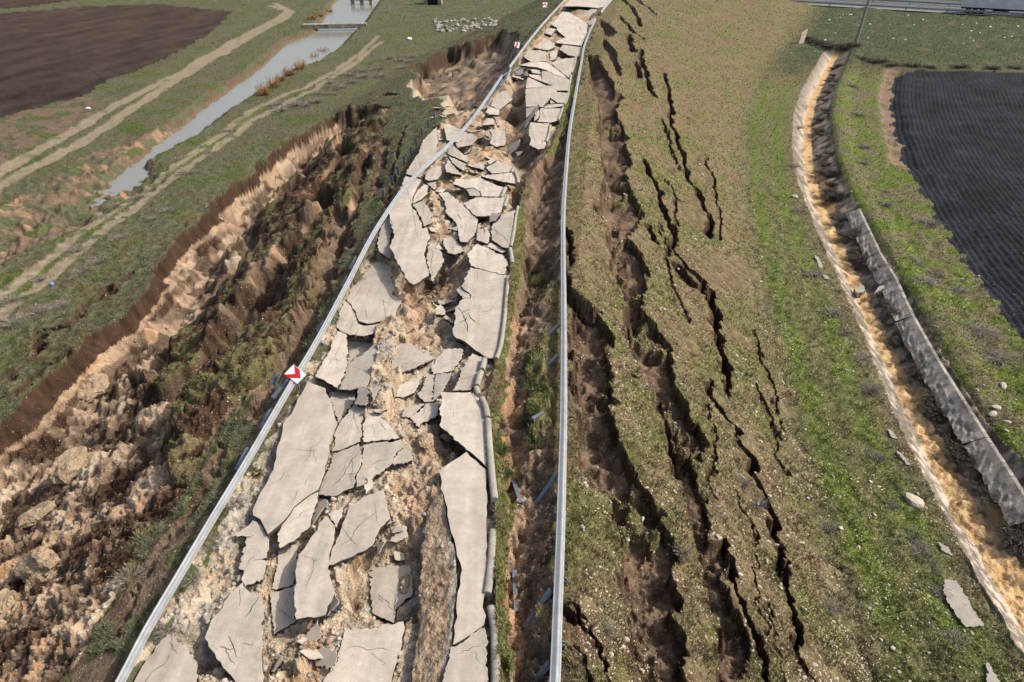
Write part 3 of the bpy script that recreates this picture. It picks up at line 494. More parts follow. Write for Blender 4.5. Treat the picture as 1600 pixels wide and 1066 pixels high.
# ---- cracks and trenches of the right slope --------------------------------------
def trench(Lp, Rp, depth, wl, wr, tone=.25, z=None, reg=2, floor=.35, flip=False):
    global Z, rough, grass
    L_, R_ = (GL(Lp), GL(Rp)) if z is None else (PL(Lp, z), PL(Rp, z))
    poly = np.concatenate([L_, R_[::-1]])
    ins = inside(WX, WY, poly); dl, s = pdist(WX, WY, L_); dr, _ = pdist(WX, WY, R_)
    wd = dl+dr; a = np.minimum(wl, .35*wd+.02); b = np.minimum(wr, .65*wd+.02)
    if flip: dl, dr = dr, dl
    prof = sst(0, 1, dl/a)*(.34*sst(0, .08, dr)+.66*np.clip(dr/b, 0, 1)**.9)
    dmax = depth*np.clip(wd/1.1, .25, 1)
    ZZ = -dmax*prof*(1+floor*.5*mid)+(.09*clump+.12*np.abs(mid))*sst(0, .3, dr)*sst(0, .2, dl)
    Z = np.where(ins, Z+ZZ, Z); m = ins.astype(np.float32)
    turf = ins & (blotch2+.25*f1 > .50) & (dl > .15) & (dr > .12); Z = np.where(turf, Z+.30*dmax*sst(.50, .62, blotch2+.25*f1), Z)
    setsoil(m, np.clip(tone-.06+.16*mid+.07*clump-.25*sst(.22, .05, dr+.06*f1)-.15*sst(.5, .1, dl), .02, .46)); rough = np.where(ins, np.maximum(rough, .6), rough)
    REG[ins & (prof > .1)] = reg
    # right hand block stands a little higher than the left hand one
    grass = np.where(turf, .95, grass)
    if flip: return
    near = (~ins) & (dr < 1.5) & (dr < dl); Z = np.where(near, Z+.12*depth/1.6*(1-dr/1.5), Z)
def fissure(pts, wid, depth, tone=.1, z=None, drop=.0):
    global Z
    L_ = GL(pts) if z is None else PL(pts, z); d, s = pdist(WX, WY, L_, 4)
    wid = wid*1.35; wv = wid*(.75+.5*perlin(s/1.3, s*0+wid*9, 5)); wv = np.maximum(wv, .6*wid)
    wv = np.maximum(wv, np.where(d < 3, SP*.55, 0)*(wid > .11))
    p = np.clip(1-d/wv, 0, 1); Z = Z-.95*depth*sst(0, .55, p)
    m = sst(1.5, .9, d/wv); setsoil(m, tone); REG[(p > 0.05)] = 2
    Z = Z+.10*np.exp(-((d-wv*1.5)/(.35))**2)*(d < 2)
    if drop: pass
T1L = [(916,85),(921,127),(931,158),(936,183),(933,203),(936,240),(943,268),(940,298),(932,328),(946,356),(952,390),(955,418),(966,452),(978,480),(974,511),(980,542),(995,567),(1008,590),(1022,630),(1030,667),(1042,705),(1062,730)]
T1R = [(932,88),(947,113),(960,130),(960,144),(972,153),(962,170),(968,195),(984,217),(976,225),(984,253),(981,281),(988,305),(1004,330),(985,365),(986,379),(1000,398),(1011,430),(1011,469),(1000,486),(1028,520),(1045,550),(1055,590),(1058,612),(1073,632),(1080,662),(1090,682),(1098,702),(1090,728)]
trench(T1L, T1R, 1.35, .25, 2.2, .36)
T2L = [(882,420),(885,470),(889,520),(890,560),(893,600),(897,640),(903,690),(912,730),(935,752),(950,778),(950,800),(962,850),(970,880),(972,930),(972,1000),(980,1037),(990,1090)]
T2R = [(886,430),(907,463),(929,486),(955,522),(955,575),(958,600),(957,630),(962,665),(977,705),(997,735),(1004,760),(1027,795),(1034,817),(1044,850),(1052,887),(1064,925),(1064,945),(1052,962),(1067,987),(1078,1025),(1080,1090)]
trench(T2L, T2R, 1.35, .22, 2.4, .38)
T4L = [(1050,700),(1055,760),(1067,800),(1080,837),(1090,887),(1099,925),(1108,975),(1115,1012),(1120,1090)]
T4R = [(1080,702),(1090,740),(1094,780),(1104,805),(1113,850),(1133,862),(1135,920),(1152,955),(1160,985),(1158,1020),(1150,1090)]
trench(T4L, T4R, .9, .2, 1.0, .3)
trench([(936,30),(940,50),(948,58)], [(937,30),(952,40),(964,53)], 1.2, .4, 1, .45)
trench([(938,64),(946,80),(962,112)], [(944,62),(960,80),(972,120)], 1.2, .4, 1, .4)
for pts, wd, dp in [
    ([(967,-5),(989,14),(1000,40)], .35, .7), ([(992,-5),(1005,8),(1023,22)], .25, .5), ([(967,25),(986,45),(1006,62)], .3, .6), ([(981,53),(984,70),(989,82)], .4, .8),
    ([(1000,79),(1004,100),(1010,121),(1021,150)], .3, .9), ([(995,100),(998,122)], .3, .6), ([(1037,113),(1046,150),(1049,191),(1068,253),(1069,276),(1090,300),(1098,320),(1110,342),(1112,372)], .2, 1.2),
    ([(1003,253),(1018,275),(1031,298),(1036,325),(1047,352),(1050,390),(1067,412),(1093,438),(1098,460),(1115,491),(1112,511),(1124,542),(1138,576),(1137,605),(1145,622)], .22, 1.5),
    ([(1062,420),(1075,440),(1093,455)], .4, .8), ([(1110,455),(1116,490)], .25, 1.0), ([(1108,590),(1122,640),(1135,657),(1157,680),(1152,705),(1172,727),(1175,750),(1192,780),(1197,805),(1210,825),(1215,862),(1222,905),(1235,937),(1250,980),(1247,1025),(1268,1066),(1280,1110)], .16, 1.4),
    ([(1106,640),(1112,690),(1115,730),(1118,790)], .07, .8), ([(1132,858),(1150,920),(1172,970),(1180,1012),(1192,1060),(1196,1100)], .12, 1.2), ([(1012,352),(1019,365),(1025,380)], .2, .8),
    ([(870,940),(888,950),(905,970),(930,1007),(940,1040),(956,1080)], .10, 1.0), ([(870,988),(895,1020),(917,1050),(925,1080)], .07, .9), ([(884,446),(900,462),(915,478),(925,490)], .10, .8),
    ([(884,362),(890,384),(889,427)], .14, .9), ([(1035,600),(1040,640),(1052,690)], .15, .8)]:
    fissure(pts, wd, dp)
RF = random.Random(5)
for _ in range(9):                                                  # finer tears running with the big ones
    u, v = RF.uniform(950, 1150), RF.uniform(130, 1000); u += (v-300)*.16; pts = [(u, v)]
    for _k in range(RF.randint(4, 9)):
        u += RF.uniform(-2, 10)*(.5+v/900); v += RF.uniform(12, 26)*(.45+v/800); pts.append((u, v))
    fissure(pts, RF.uniform(.035, .075)*(1+(900-min(v, 900))/700), .55)
# strip of ground between the right guardrail and the first trench has dropped
# ---- the broken strip between gutter and right guardrail -------------------------------
T0L = [(776,1100),(790,1066),(792,960),(786,880),(790,800),(785,700),(778,620),(790,560),(803,470),(815,400),(822,340),(826,300),(838,262),(862,235),(880,200),(893,150)]
T0R = [(868,1100),(862,1066),(858,960),(868,860),(864,740),(852,690),(850,610),(846,560),(850,520),(868,450),(874,400),(876,330),(882,260),(888,200),(903,130)]
L_, R_ = PL(T0L, -.1), PL(T0R, -.1); ins = inside(WX, WY, np.concatenate([L_, R_[::-1]])); dl, _ = pdist(WX, WY, L_); dr, _ = pdist(WX, WY, R_)
wd = dl+dr+.01; p = sst(0, .35, dl/np.minimum(wd, 1.2))*np.clip(dr/(.75*wd), 0, 1)
Z = np.where(ins, Z-(.62+.25*big+.3*mid+.35*np.abs(clump))*p, Z); setsoil(ins.astype(np.float32), np.clip(.38+.30*blotch2+.40*(dl < .5*wd)*(Y < 24)-.08*(dr < .4*wd), .25, 1.0)); REG[ins] = 2; rough = np.where(ins, 1.0, rough)
gs = inside(WX, WY, PL([(822,570),(842,560),(850,600),(850,690),(832,700),(820,650)], -.5)); Z = np.where(gs, Z+.35, Z); grass = np.where(gs, 1, grass); lush = np.where(gs, .5, lush)
gs = inside(WX, WY, PL([(822,410),(855,405),(862,440),(850,470),(826,460)], -.5)); Z = np.where(gs, Z-.3, Z); grass = np.where(gs & (blotch2 > -.1), 1, grass)
# green verge along the gutter
d, s = pdist(WX, WY, PL([(786,1100),(784,980),(780,860),(788,740),(772,640),(790,520),(805,420),(815,350),(806,305),(800,285),(866,232),(882,180),(900,120),(915,70)], 0))
m = (d < .22+.14*w1) ; grass = np.where(m, 1, grass); lush = np.where(m, np.maximum(lush, .45), lush); Z = np.where(m, np.maximum(Z, -.25+.1*mid), Z)
# ---- left landslide -----------------------------------------------------------------
LIP = [(-330,900),(-150,770),(0,657),(60,602),(120,547),(180,497),(215,467),(258,402),(300,352),(335,312),(380,277),(420,237),(470,202),(520,180),(565,168),(600,163)]
RED = [(-200,1500),(20,1180),(110,1030),(190,905),(250,800),(325,715),(405,625),(458,545),(512,470),(545,400),(566,335),(582,270),(598,215),(612,170)]
L_, R_ = GL(LIP), GL(RED); poly = np.concatenate([L_, R_[::-1]])
sm1 = fbm(X, Y, 3.2, 2, 1, .5); sm2 = fbm(X, Y, 3.2, 2, 21, .5)
ax, ay = X+.9*sm1+.05*w1, Y+.9*sm2+.05*w2
ins = inside(ax, ay, poly); dl, s = pdist(ax, ay, L_, 14); dr, s2 = pdist(ax, ay, R_, 14)
t = dl/(dl+dr+1e-3); wd = dl+dr; amp = np.clip(wd/6.0, .15, 1.25)
ph = t*2.9+.5*perlin(s/8, t*1.2, 7)+.12*perlin(s/3.0, t*2, 8); pf = np.mod(ph, 1.0)
saw = sst(.0, .22, pf)*(.78+.28*pf)*sst(1.0, .74, pf); blk = sst(.20, .34, t)
floor_near = inside(ax, ay, GL([(-150,770),(130,580),(205,545),(262,590),(235,690),(290,720),(180,900),(60,1130),(-250,1300)]))
fl = floor_near.astype(np.float32)
lump0 = .75*np.abs(fbm(X, Y, 2.6, 4, 121, .55, SP))+.15*fine; lump = np.where(fl > 0, .18*lump0, 0)+np.where(fl > 0, .62, .55)*np.abs(fbm(dl+.4*w1, s*.13, 2.4, 4, 122, .5, SP*.8))+.10*fine
nbz = sst(-.15, .25, blotch); off = -2.0*(.24*np.clip(dl/.30, 0, 1)+.76*np.clip(dl/2.2, 0, 1)**.85)*np.clip((1-t)/.85, 0, 1)**.9+blk*(1-fl*.75)*(saw-.5)*1.7*sst(0, .12, 1-t)
off = amp*off+(.60*lump-.2)*sst(0, .1, t)*sst(0, .1, 1-t)+.30*mid*(1-.5*fl)*sst(.1, .3, t)*sst(0, .1, 1-t)
Z = np.where(ins, Z+off, Z); rough = np.where(ins, sst(.25, .9, dl), rough); REG[ins] = 2; lipm = ins & (dl < .7)
gr = blk*(1-fl*.8)*sst(.12, .24, pf)*sst(.84, .74, pf)*sst(-.02, .14, blotch2+.25*(t-.5)+.25*fine+.1*mid)
tone = np.where(t < .035, .05, np.where(t < .32, .80+.30*blotch, np.where(pf > .70, .22+.5*nbz, .12+.12*mid)))
tone = np.where(fl > 0, .50+.5*blotch2+.25*lump, tone)+.34*blotch2*(t > .05)+.12*mid-.12*(t > .32)*(1-fl)-.5*sst(.10, .3, fbm(dl, s*.2, 1.6, 3, 125, .6))*(t > .06)
tone = np.where((t > .10) & (t < .36) & (blotch > .22), .2, tone)
nearRim = dl < (.38+.22*w1); topl = (dl < .46+.16*sm1+.05*w1) & (t < .4); tone = np.where(topl, .04+.05*mid, tone)
setsoil(ins.astype(np.float32), np.clip(tone, 0, 1.1)); grass = np.where(ins, np.clip(gr, 0, 1), grass)
stones = np.where(ins, np.clip(.02+.6*(tone-.3), .0, .6), stones)
for pts in ([(168,452),(140,480),(107,513),(62,522)], [(70,533),(42,567),(10,600)], [(205,430),(185,446),(165,470)], [(100,560),(60,590),(30,622)]): fissure(pts, .30, .7, .1)
lumpS = np.abs(fbm(X, Y, .95, 4, 141, .6, SP)); scarm = ins & (grass < .5)
Z = np.where(ins, Z+(.15*lumpS-.05+.07*fine+.03*vfine)*sst(0, .06, t)*sst(0, .05, 1-t)*np.where(gr > .5, .55, 1), Z)
trench([(520,320),(500,390),(478,455),(450,530),(415,600),(380,655)], [(548,335),(532,400),(512,462),(482,530),(440,600),(395,662)], 1.1, .25, 1.6, .62, flip=True)
trench([(350,690),(320,740),(285,780),(255,830),(215,900),(180,980)], [(362,700),(338,745),(305,790),(275,835),(232,905),(200,985)], .7, .2, 1.0, .5, flip=True)
trench([(575,300),(585,250),(600,215)], [(590,305),(602,255),(612,222)], .6, .2, .8, .3, flip=True)
# strip of worn soil on the shoulder left of the guardrail
sh = sst(3.0, .6, cl-X)*(X < cl+.3)*sst(-.05, .3, blotch2); setsoil(np.where(ins, 0, sh), .38, .75)
# ---- upper scarp near the far chevron sign -------------------------------------------
SB = [(640,104),(668,92),(692,78),(740,64),(785,46),(808,52),(808,80),(792,118),(772,150),(745,172),(722,190),(690,180),(702,158),(648,150),(636,128),(660,122)]
pb = GL(SB); ins = inside(ax, ay, pb); ed, _ = pdist(ax, ay, GL([(640,104),(668,92),(692,78),(740,64),(785,46)])); ed2, _ = pdist(ax, ay, np.concatenate([pb, pb[:1]]))
stp = np.mod(ed/3.2+.3*w1, 1.0)
Z = np.where(ins, Z-np.clip(ed2/1.2, 0, 1)*(1.0+1.3*sst(0, 2.0, ed)+.45*mid+.6*(stp-.5)), Z); rough = np.where(ins, 1, rough); REG[ins] = 2
setsoil(ins.astype(np.float32), np.clip(np.where(ed < 1.6+.5*w1, .05, .5+.45*blotch2), 0, 1)); stones = np.where(ins & (ed > 5), .6, stones)
grass = np.where(ins & (stp > .75) & (ed > 1.8) & (ed < 5.5) & (blotch2 > 0), 1, grass)
pz = inside(WX, WY, GL([(640,128),(690,125),(745,145),(735,178),(690,176),(690,155),(645,148)])); setsoil(pz.astype(np.float32), 1.35+.4*blotch2); stones = np.where(pz, .9, stones)
fissure([(650,100),(700,88),(760,66)], .5, .9)
fissure([(480,258),(545,230),(590,215)], .35, .6); fissure([(540,170),(560,200),(600,195)], .4, .8); fissure([(520,200),(545,180),(600,150),(620,150)], .35, .7); fissure([(560,290),(572,240),(600,225)], .3, .6)
fissure([(600,330),(620,250),(632,200)], .15, .4); fissure([(700,80),(740,60),(790,35),(800,30)], .5, .8)
# ---- road bed -------------------------------------------------------------------------
BED = [(150,1130),(192,1066),(312,850),(402,690),(468,588),(590,356),(655,250),(690,185),(755,160),(790,112),(850,42),(890,-14),(962,-14),(925,22),(912,60),(890,120),(870,205),(860,232),(822,280),(808,330),(795,430),(775,560),(760,620),(773,800),(776,1066),(778,1130)]
bedp = PL(BED, 0); bed = inside(X, Y, bedp); de, _ = pdist(X, Y, np.concatenate([bedp, bedp[:1]]), 3); flatb = bed | (de < .5)
hole = np.zeros(X.shape, np.float32)
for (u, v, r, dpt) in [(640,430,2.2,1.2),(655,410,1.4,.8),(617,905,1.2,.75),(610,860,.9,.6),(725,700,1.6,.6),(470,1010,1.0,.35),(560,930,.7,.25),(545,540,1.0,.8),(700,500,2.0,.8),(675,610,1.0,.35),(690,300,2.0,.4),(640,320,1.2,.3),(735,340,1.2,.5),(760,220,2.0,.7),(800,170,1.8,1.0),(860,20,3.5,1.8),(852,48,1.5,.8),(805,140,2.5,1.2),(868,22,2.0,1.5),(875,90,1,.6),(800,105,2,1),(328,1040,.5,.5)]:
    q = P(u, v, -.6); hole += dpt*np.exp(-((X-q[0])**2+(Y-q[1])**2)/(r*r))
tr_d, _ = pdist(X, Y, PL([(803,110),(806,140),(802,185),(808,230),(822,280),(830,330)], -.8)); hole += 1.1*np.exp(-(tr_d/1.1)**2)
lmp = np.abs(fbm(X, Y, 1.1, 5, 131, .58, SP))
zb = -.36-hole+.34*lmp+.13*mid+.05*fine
shl = sst(.9, .1, de)*(X < (cl+cr)/2); lft = sst(.25, -.1, (X-cl)/np.maximum(cr-cl, 1)-.12*w1)*(Y < 34); zb = zb*(1-.55*shl)*(1-.45*lft)-.05*lft; stones = np.where(bed, .3*(1-lft), stones)
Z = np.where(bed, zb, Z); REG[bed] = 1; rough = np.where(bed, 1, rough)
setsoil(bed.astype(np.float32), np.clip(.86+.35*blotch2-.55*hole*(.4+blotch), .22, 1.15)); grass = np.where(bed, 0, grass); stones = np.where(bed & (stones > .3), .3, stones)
# under every slab the ground is pressed below its underside; the sub-base round it is grey gravel
inslab = np.zeros(X.shape, bool)
for (w3, pl, lab) in SLABS:
    ins_ = inside(X, Y, w3); zz = zplane(pl, X, Y)-.20
    inslab |= ins_; Z = np.where(ins_, np.minimum(Z, zz), Z)
    ds, _ = pdist(X, Y, np.concatenate([w3, w3[:1]]), .8); rim = bed & (~ins_) & (ds < .34+.25*w1) & (Z > zz-.6)
    soil_t = np.where(rim & (soil_t > .5), np.maximum(soil_t, 1.28+.4*f1), soil_t)
    up_ = bed & (~ins_) & (ds < .5); Z = np.where(up_, np.minimum(Z, zz+.12), Z)
# tan ridge left standing beside the long narrow slab, and the gravel ridge further up
rp = PL([(640,1120),(652,960),(655,880),(666,800),(690,745),(700,790),(712,870),(716,920),(706,1000),(692,1120)], -.3); ri = inside(X+.06*f1, Y, rp) & (~inslab)
rd, _ = pdist(X, Y, PL([(694,1120),(708,1000),(718,920),(714,870),(703,800),(694,745)], -.15)); Z = np.where(ri, -.09-.42*np.clip(rd+.08*fine, 0, 3)**1.15+.10*lmp, Z); soil_t = np.where(ri, np.where(rd < .16+.1*f1, 1.6, .94+.12*blotch2-.05*rd), soil_t); ridgem = ri.copy(); stones = np.where(ri, .06, stones)
rp = PL([(588,508),(606,498),(628,505),(640,540),(620,600),(600,640),(568,650),(572,590),(580,550)], -.1); ri = inside(X+.06*f1, Y, rp) & (~inslab); Z = np.where(ri, -.06+.28*lmp, Z); soil_t = np.where(ri, 1.15+.6*blotch2, soil_t)
lf = bed & (X < cl+1.9+.4*w1) & (de < 1.7) & (Y < 36); soil_t = np.where(lf | (bed & (lft > .5)), np.maximum(soil_t, 1.42+.3*f1+.3*blotch2), soil_t)
verge = bed & (de < .28+.22*w1) & (X < (cl+cr)/2) & (blotch2 > -.2); grass = np.where(verge, .8, grass)
# ---- tracks, fields, canal, right hand ditch ----------------------------------------
def band(pts, hw, z=BASE): d_, _ = pdist(X+.25*w1+.08*f1, Y+.25*w2, PL(pts, z)); return d_/hw
trk = np.full(X.shape, 9.0, np.float32)
for pts in ([(-200,395),(0,270),(175,169),(281,113),(400,46),(440,26),(450,17),(425,10)], [(-200,420),(0,290),(141,214),(281,121),(400,53),(447,28),(457,18),(430,6)]): trk = np.minimum(trk, band(pts, .78))
trk2 = np.full(X.shape, 9.0, np.float32)
for pts in ([(-150,580),(0,463),(51,424),(214,300),(366,194),(400,169),(507,121),(563,84),(591,56)], [(-150,612),(0,495),(84,427),(240,300),(400,186),(484,143),(558,96),(597,65)]): trk2 = np.minimum(trk2, band(pts, .48+.1*w1))
ms = sst(1.15, .75, trk)*sst(-.9, .1, blotch2+.35); m2 = sst(1.2, .7, trk2)*sst(-.75, .0, blotch2+.2)
trackm = np.maximum(ms, m2); Z = Z-.06*trackm
midt = inside(X, Y, PL([(-150,600),(0,480),(68,426),(228,300),(383,190),(420,165),(420,160),(366,194),(214,302),(51,426),(0,466),(-150,586)], BASE)) & (trackm < .3); lush = np.where(midt, 1.0, lush)
REG[trackm > .5] = 3
FR = [(1398,118),(1440,110),(1600,113),(1950,116),(1950,900),(1600,545),(1560,475),(1500,395),(1450,315),(1420,262),(1398,200),(1393,150)]
FLD = [(-420,62),(0,22),(140,9),(253,6),(362,18),(330,50),(280,80),(230,102),(140,140),(108,156),(40,172),(-320,285)]
FL2 = [(-420,44),(0,14),(100,2),(160,-8),(-420,-8)]
fr = inside(X+.5*w1, Y+.5*w2, PL(FR, BASE)); fl_ = inside(X+.9*w1, Y+.9*w2, PL(FLD, BASE)) | inside(X+.6*w1, Y, PL(FL2, BASE))
fd, _ = pdist(X, Y, PL([(1440,108),(1398,118),(1393,150),(1398,200),(1420,262),(1450,315),(1500,395),(1560,475),(1600,545),(1950,900)], BASE), 90)
fd, fs = pdist(X, Y, PL([(1440,108),(1398,118),(1393,150),(1398,200),(1420,262),(1450,315),(1500,395),(1560,475),(1600,545),(1950,900)], BASE), 90); fur = np.sin(2*np.pi*(fd/.46)+.6*perlin(fd/3, fs/6, 61))*np.clip(.46/(2.6*colsp)-.3, 0, 1)+.9*perlin(fd/1.1, fs/10, 62)
Z = np.where(fr, Z-.15+.045*fur*1+.05*fine+.02*clump+.03*vfine, Z); REG[fr | fl_] = 4
fu2 = np.sin(2*np.pi*((X*.55-Y*.12)/.9)+w1); Z = np.where(fl_, Z-.1+.012*fu2+.10*clump+.08*fine, Z)
grass = np.where(fr | fl_, 0, grass)
WZ = BASE-.75
CANL = [(560,-20),(522,4),(505,32),(493,53),(450,68),(400,113),(310,175),(296,191),(239,231),(197,270),(180,287)]
CANR = [(610,-20),(588,8),(565,42),(552,51),(530,76),(493,101),(451,115),(400,148),(349,180),(298,220),(234,253),(197,300)]
cpy = np.concatenate([PL(CANL, WZ), PL(CANR, WZ)[::-1]]); cin = inside(X, Y, cpy); cd, _ = pdist(X+.3*w1, Y+.3*w2, np.concatenate([cpy, cpy[:1]]), 6)
bank = np.where(cin, -.75-.5*sst(0, .7, cd), -.75+cd*.7)
Z = np.where(cin | (cd < 3), np.minimum(Z, BASE+bank+.10*mid), Z); bankm = (~cin) & (cd < 1.15+.35*w1) & (Z < BASE+.2); setsoil(bankm.astype(np.float32)*sst(.0, .25, blotch2-.02), .22)
REG[cin | (cd < .4)] = 6; setsoil((cin | (cd < .25)).astype(np.float32), .3)
pit = PL([(205,285),(150,325),(100,352),(40,375),(0,395),(-160,450)], BASE-.9); pd_, ps = pdist(X+.8*w1, Y+.8*w2, pit, 8)
Z = np.where(pd_ < 4.5, Z-.6*sst(4.2, 1.2, pd_)+sst(4.2, 2, pd_)*(.25*lump0+.2*mid), Z)
mud = inside(ax, ay, GL([(305,170),(285,185),(215,215),(150,232),(60,290),(-60,350),(-120,470),(0,425),(70,385),(150,345),(190,310),(215,265),(300,195)])); Z = np.where(mud, Z+.28*lump0-.1+.15*mid, Z)
setsoil(mud.astype(np.float32)*sst(-.15, .15, blotch2), np.clip(np.where(blotch > .25, .62, .34+.25*blotch2), .12, 1.6)); rough = np.where(mud, 1, rough); REG[mud] = 6
reds = inside(ax, ay, GL([(-300,300),(40,172),(130,150),(180,155),(140,185),(60,225),(-60,290),(-300,430)])); setsoil(reds.astype(np.float32)*sst(-.3, .1, blotch2), .33)
# ditch
DC = [(1306,84),(1300,95),(1271,155),(1261,197),(1263,253),(1274,305),(1297,356),(1321,410),(1352,472),(1372,520),(1403,581),(1422,625),(1451,680),(1484,742),(1520,805),(1557,862),(1602,940),(1700,1090),(1800,1250)]
dcp = PL(DC, BASE-1.0); dcx = lambda yy: np.interp(yy, dcp[::-1, 1], dcp[::-1, 0])
dd, dsn = pdist(X, Y, dcp, 6); sgn = np.where(X > dcx(Y), 1, -1); sd = dd*sgn; fw = .42+.07*w1+.28*sst(30, 15, Y)
prof = np.where(sd < 0, np.clip((-sd-fw)/1.25, 0, 1), np.clip((sd-fw)/1.7, 0, 1)); ditch = (dd < 3) & (prof < 1) & (Y < dcp[0, 1])
Z = np.where(ditch, BASE-1.1*(1-prof)+.05*mid+.03*fine+np.where(np.abs(sd) < fw, .08*fine, 0), Z); REG[ditch] = 5
left_l = ditch & (sd < -fw) ; fcol = ditch & (np.abs(sd) <= fw); right_l = ditch & (sd > fw)
bankr = (sd > 1.9) & (sd < 4.5); Z = np.where(bankr, Z+.35*sst(1.9, 2.6, sd)*sst(4.5, 3, sd), Z)
gully = band([(1396,110),(1388,150),(1398,205),(1415,255)], 1.2); setsoil(sst(1.2, .8, gully)*sst(-.4, 0, blotch2+.1), .55); Z = Z-.35*sst(1.3, .4, gully)
dk = band([(1262,62),(1300,78),(1330,74)], 1.6); Z = Z-.6*sst(1.4, .3, dk)
# ---- relief of turf and broken soil -------------------------------------------------
gsoft = grass*(trackm < .4)*(~fr)*(~fl_)
Z = Z+gsoft*(.062*clump+.05*fine+.02*vfine)*np.where(onR | onL, 1.25, .75)
Z = Z+np.where(grass < .5, rough, 0)*(.07*fine+.035*vfine)*np.where(REG == 1, .8, 1.5)
zt = ztable(Z)
# ---- cover colours (what the ground is made of) -------------------------------------
nb = .5+.5*np.clip(blotch*1.1, -1, 1); nb2 = .5+.5*np.clip(blotch2*1.2, -1, 1); nf = .5+.5*np.clip(fine*1.3+clump*.5, -1, 1)
dry = mix((.088, .068, .034), (.155, .124, .064), nf); dry = mix(dry, (.105, .060, .036), .55*sst(.55, .95, nb2))
olive = mix((.064, .064, .022), (.124, .120, .046), nf); green = mix((.038, .055, .012), (.088, .112, .024), nf)
grey = mix((.060, .062, .032), (.118, .118, .064), nf); darkg = mix((.022, .030, .014), (.055, .066, .030), nf)
gc = mix(olive, dry, sst(.15, .6, nb))
col = np.where(onR[:, None], gc, gc)
leftz = X < (cl+cr)/2; gl = mix(mix(grey, green, sst(.5, .85, nb)*.8), dry, .5*sst(.55, .9, nb2))*.86; col = np.where(leftz[:, None], gl, col)
scr = (REG == 2) & onL; col = np.where(scr[:, None], mix(olive, dry, .25+.5*nb)*.92, col)
dirtp = (onR | onL)*sst(.28, .6, blotch+.25*clump)*.75; col = mix(col, mix((.070, .045, .026), (.125, .088, .052), nf), dirtp*.7)
farr = np.where(leftz, 0, sst(92, 112, Y+5*w1)*sst(-3, 3.5, X+2*w1-tr)); col = mix(col, mix(mix(darkg, green, .3*nb), dry, sst(.6, .9, nb2)*.6), farr)
strip = (X > tr-.8+.8*w1) & (sd < -1.0) & (Y < 95); lw = np.clip((X-tr)/np.maximum(dcx(Y)-1.6-tr, 1), 0, 1)
lushs = np.where(strip, sst(-.05, .2, lw+.06*w1)*(.72+.34*np.cos(2*np.pi*(lw*1.9-.3+.10*w1)))*sst(1., .6, lw+.08*w2)*(.45+.9*nb2), 0)
rb = (sd > 1.6) & (Y < 100) & (~fr); lush2 = np.where(rb, sst(.35, .75, nb2)*1.1, 0)
col = mix(col, mix(grey, dry, nb2), np.where(strip | rb, .6, 0))
col = mix(col, mix((.050, .072, .010), (.112, .142, .024), nf), np.clip(np.maximum(lush, np.maximum(lushs, lush2)), 0, 1)*.95)
topsoil = mix((.026, .015, .009), (.060, .034, .020), nf); brown = mix((.086, .058, .038), (.160, .112, .074), nf)
tan = mix((.185, .122, .074), (.335, .235, .155), nf); pale = mix((.24, .185, .125), (.40, .315, .22), nf); gravel = mix((.17, .148, .115), (.33, .295, .24), nf)
st = soil_t; sc = mix(topsoil, brown, sst(0, .4, st)); sc = mix(sc, tan, sst(.45, .75, st)); sc = mix(sc, pale, sst(.85, 1.1, st)); sc = mix(sc, gravel, sst(1.25, 1.6, st))
orange = sst(.15, .5, blotch)*sst(.5, .7, st)*sst(1.3, 1.0, st); sc = mix(sc, sc*np.array([1.08, .86, .66], np.float32), orange*.6)
gb = np.clip((grass-.5)*3+.5+.5*fine, 0, 1); col = mix(sc, col, gb)
tc = mix((.135, .108, .070), (.24, .195, .132), nf); col = mix(col, tc, trackm)
bf = mix((.0055, .0065, .009), (.0165, .019, .024), .5+.5*np.clip(fine+.5*clump+.4*blotch, -1, 1)); bf = bf*np.clip(1+.30*fur+.35*blotch, .4, 2)[:, None]; col = np.where(fr[:, None], bf, col)
brf = mix(mix((.018, .0125, .0095), (.046, .032, .024), .5+.5*np.clip(fine+.6*clump, -1, 1)), (.052, .032, .022), np.clip(.25*nb+.4*sst(95, 150, Y), 0, 1)); brf = brf*np.clip(1+.45*perlin((X*.5-Y*.1)/1.3, (Y+X*.2)/14, 63)+.25*blotch2, .5, 1.7)[:, None]; col = np.where(fl_[:, None], brf, col)
ora = mix((.32, .195, .085), (.52, .35, .18), .5+.5*np.clip(fine*1.2+mid*.6, -1, 1)); ora = mix(ora, (.075, .05, .03), sst(.42, .62, clump+.4*f1)*.75); col = np.where(fcol[:, None], ora, col)
lin = mix((.15, .125, .10), (.42, .355, .28), sst(.3, .9, .5+.6*fine+.35*f1+.35*(1-prof)-.15)); lin = mix(lin, (.10, .085, .06), sst(.1, .5, blotch2)*.7); col = np.where(left_l[:, None], lin, col)
rl = mix((.085, .068, .050), (.27, .222, .168), sst(.25, .8, .5+.5*clump+.3*f1)); rl = mix(rl, (.045, .035, .026), sst(.1, .5, blotch2)*.8); rl = mix(rl, (.32, .21, .10), sst(.62, .9, nb)*sst(.6, .2, prof)); col = np.where(right_l[:, None], rl, col)
stn = np.where(grass > .5, np.where(onR, .07, .03), np.maximum(stones*.75, .06)); stn = np.where(lipm, .01, stn); stn = np.where(fr | fl_, .012, stn); stn = np.where(ditch, .02, stn); stn = np.where(strip, .10, stn); stn = np.where(trackm > .5, .1, stn)
col4 = np.concatenate([np.clip(col, .004, .6), stn[:, None]], 1).astype(np.float32)
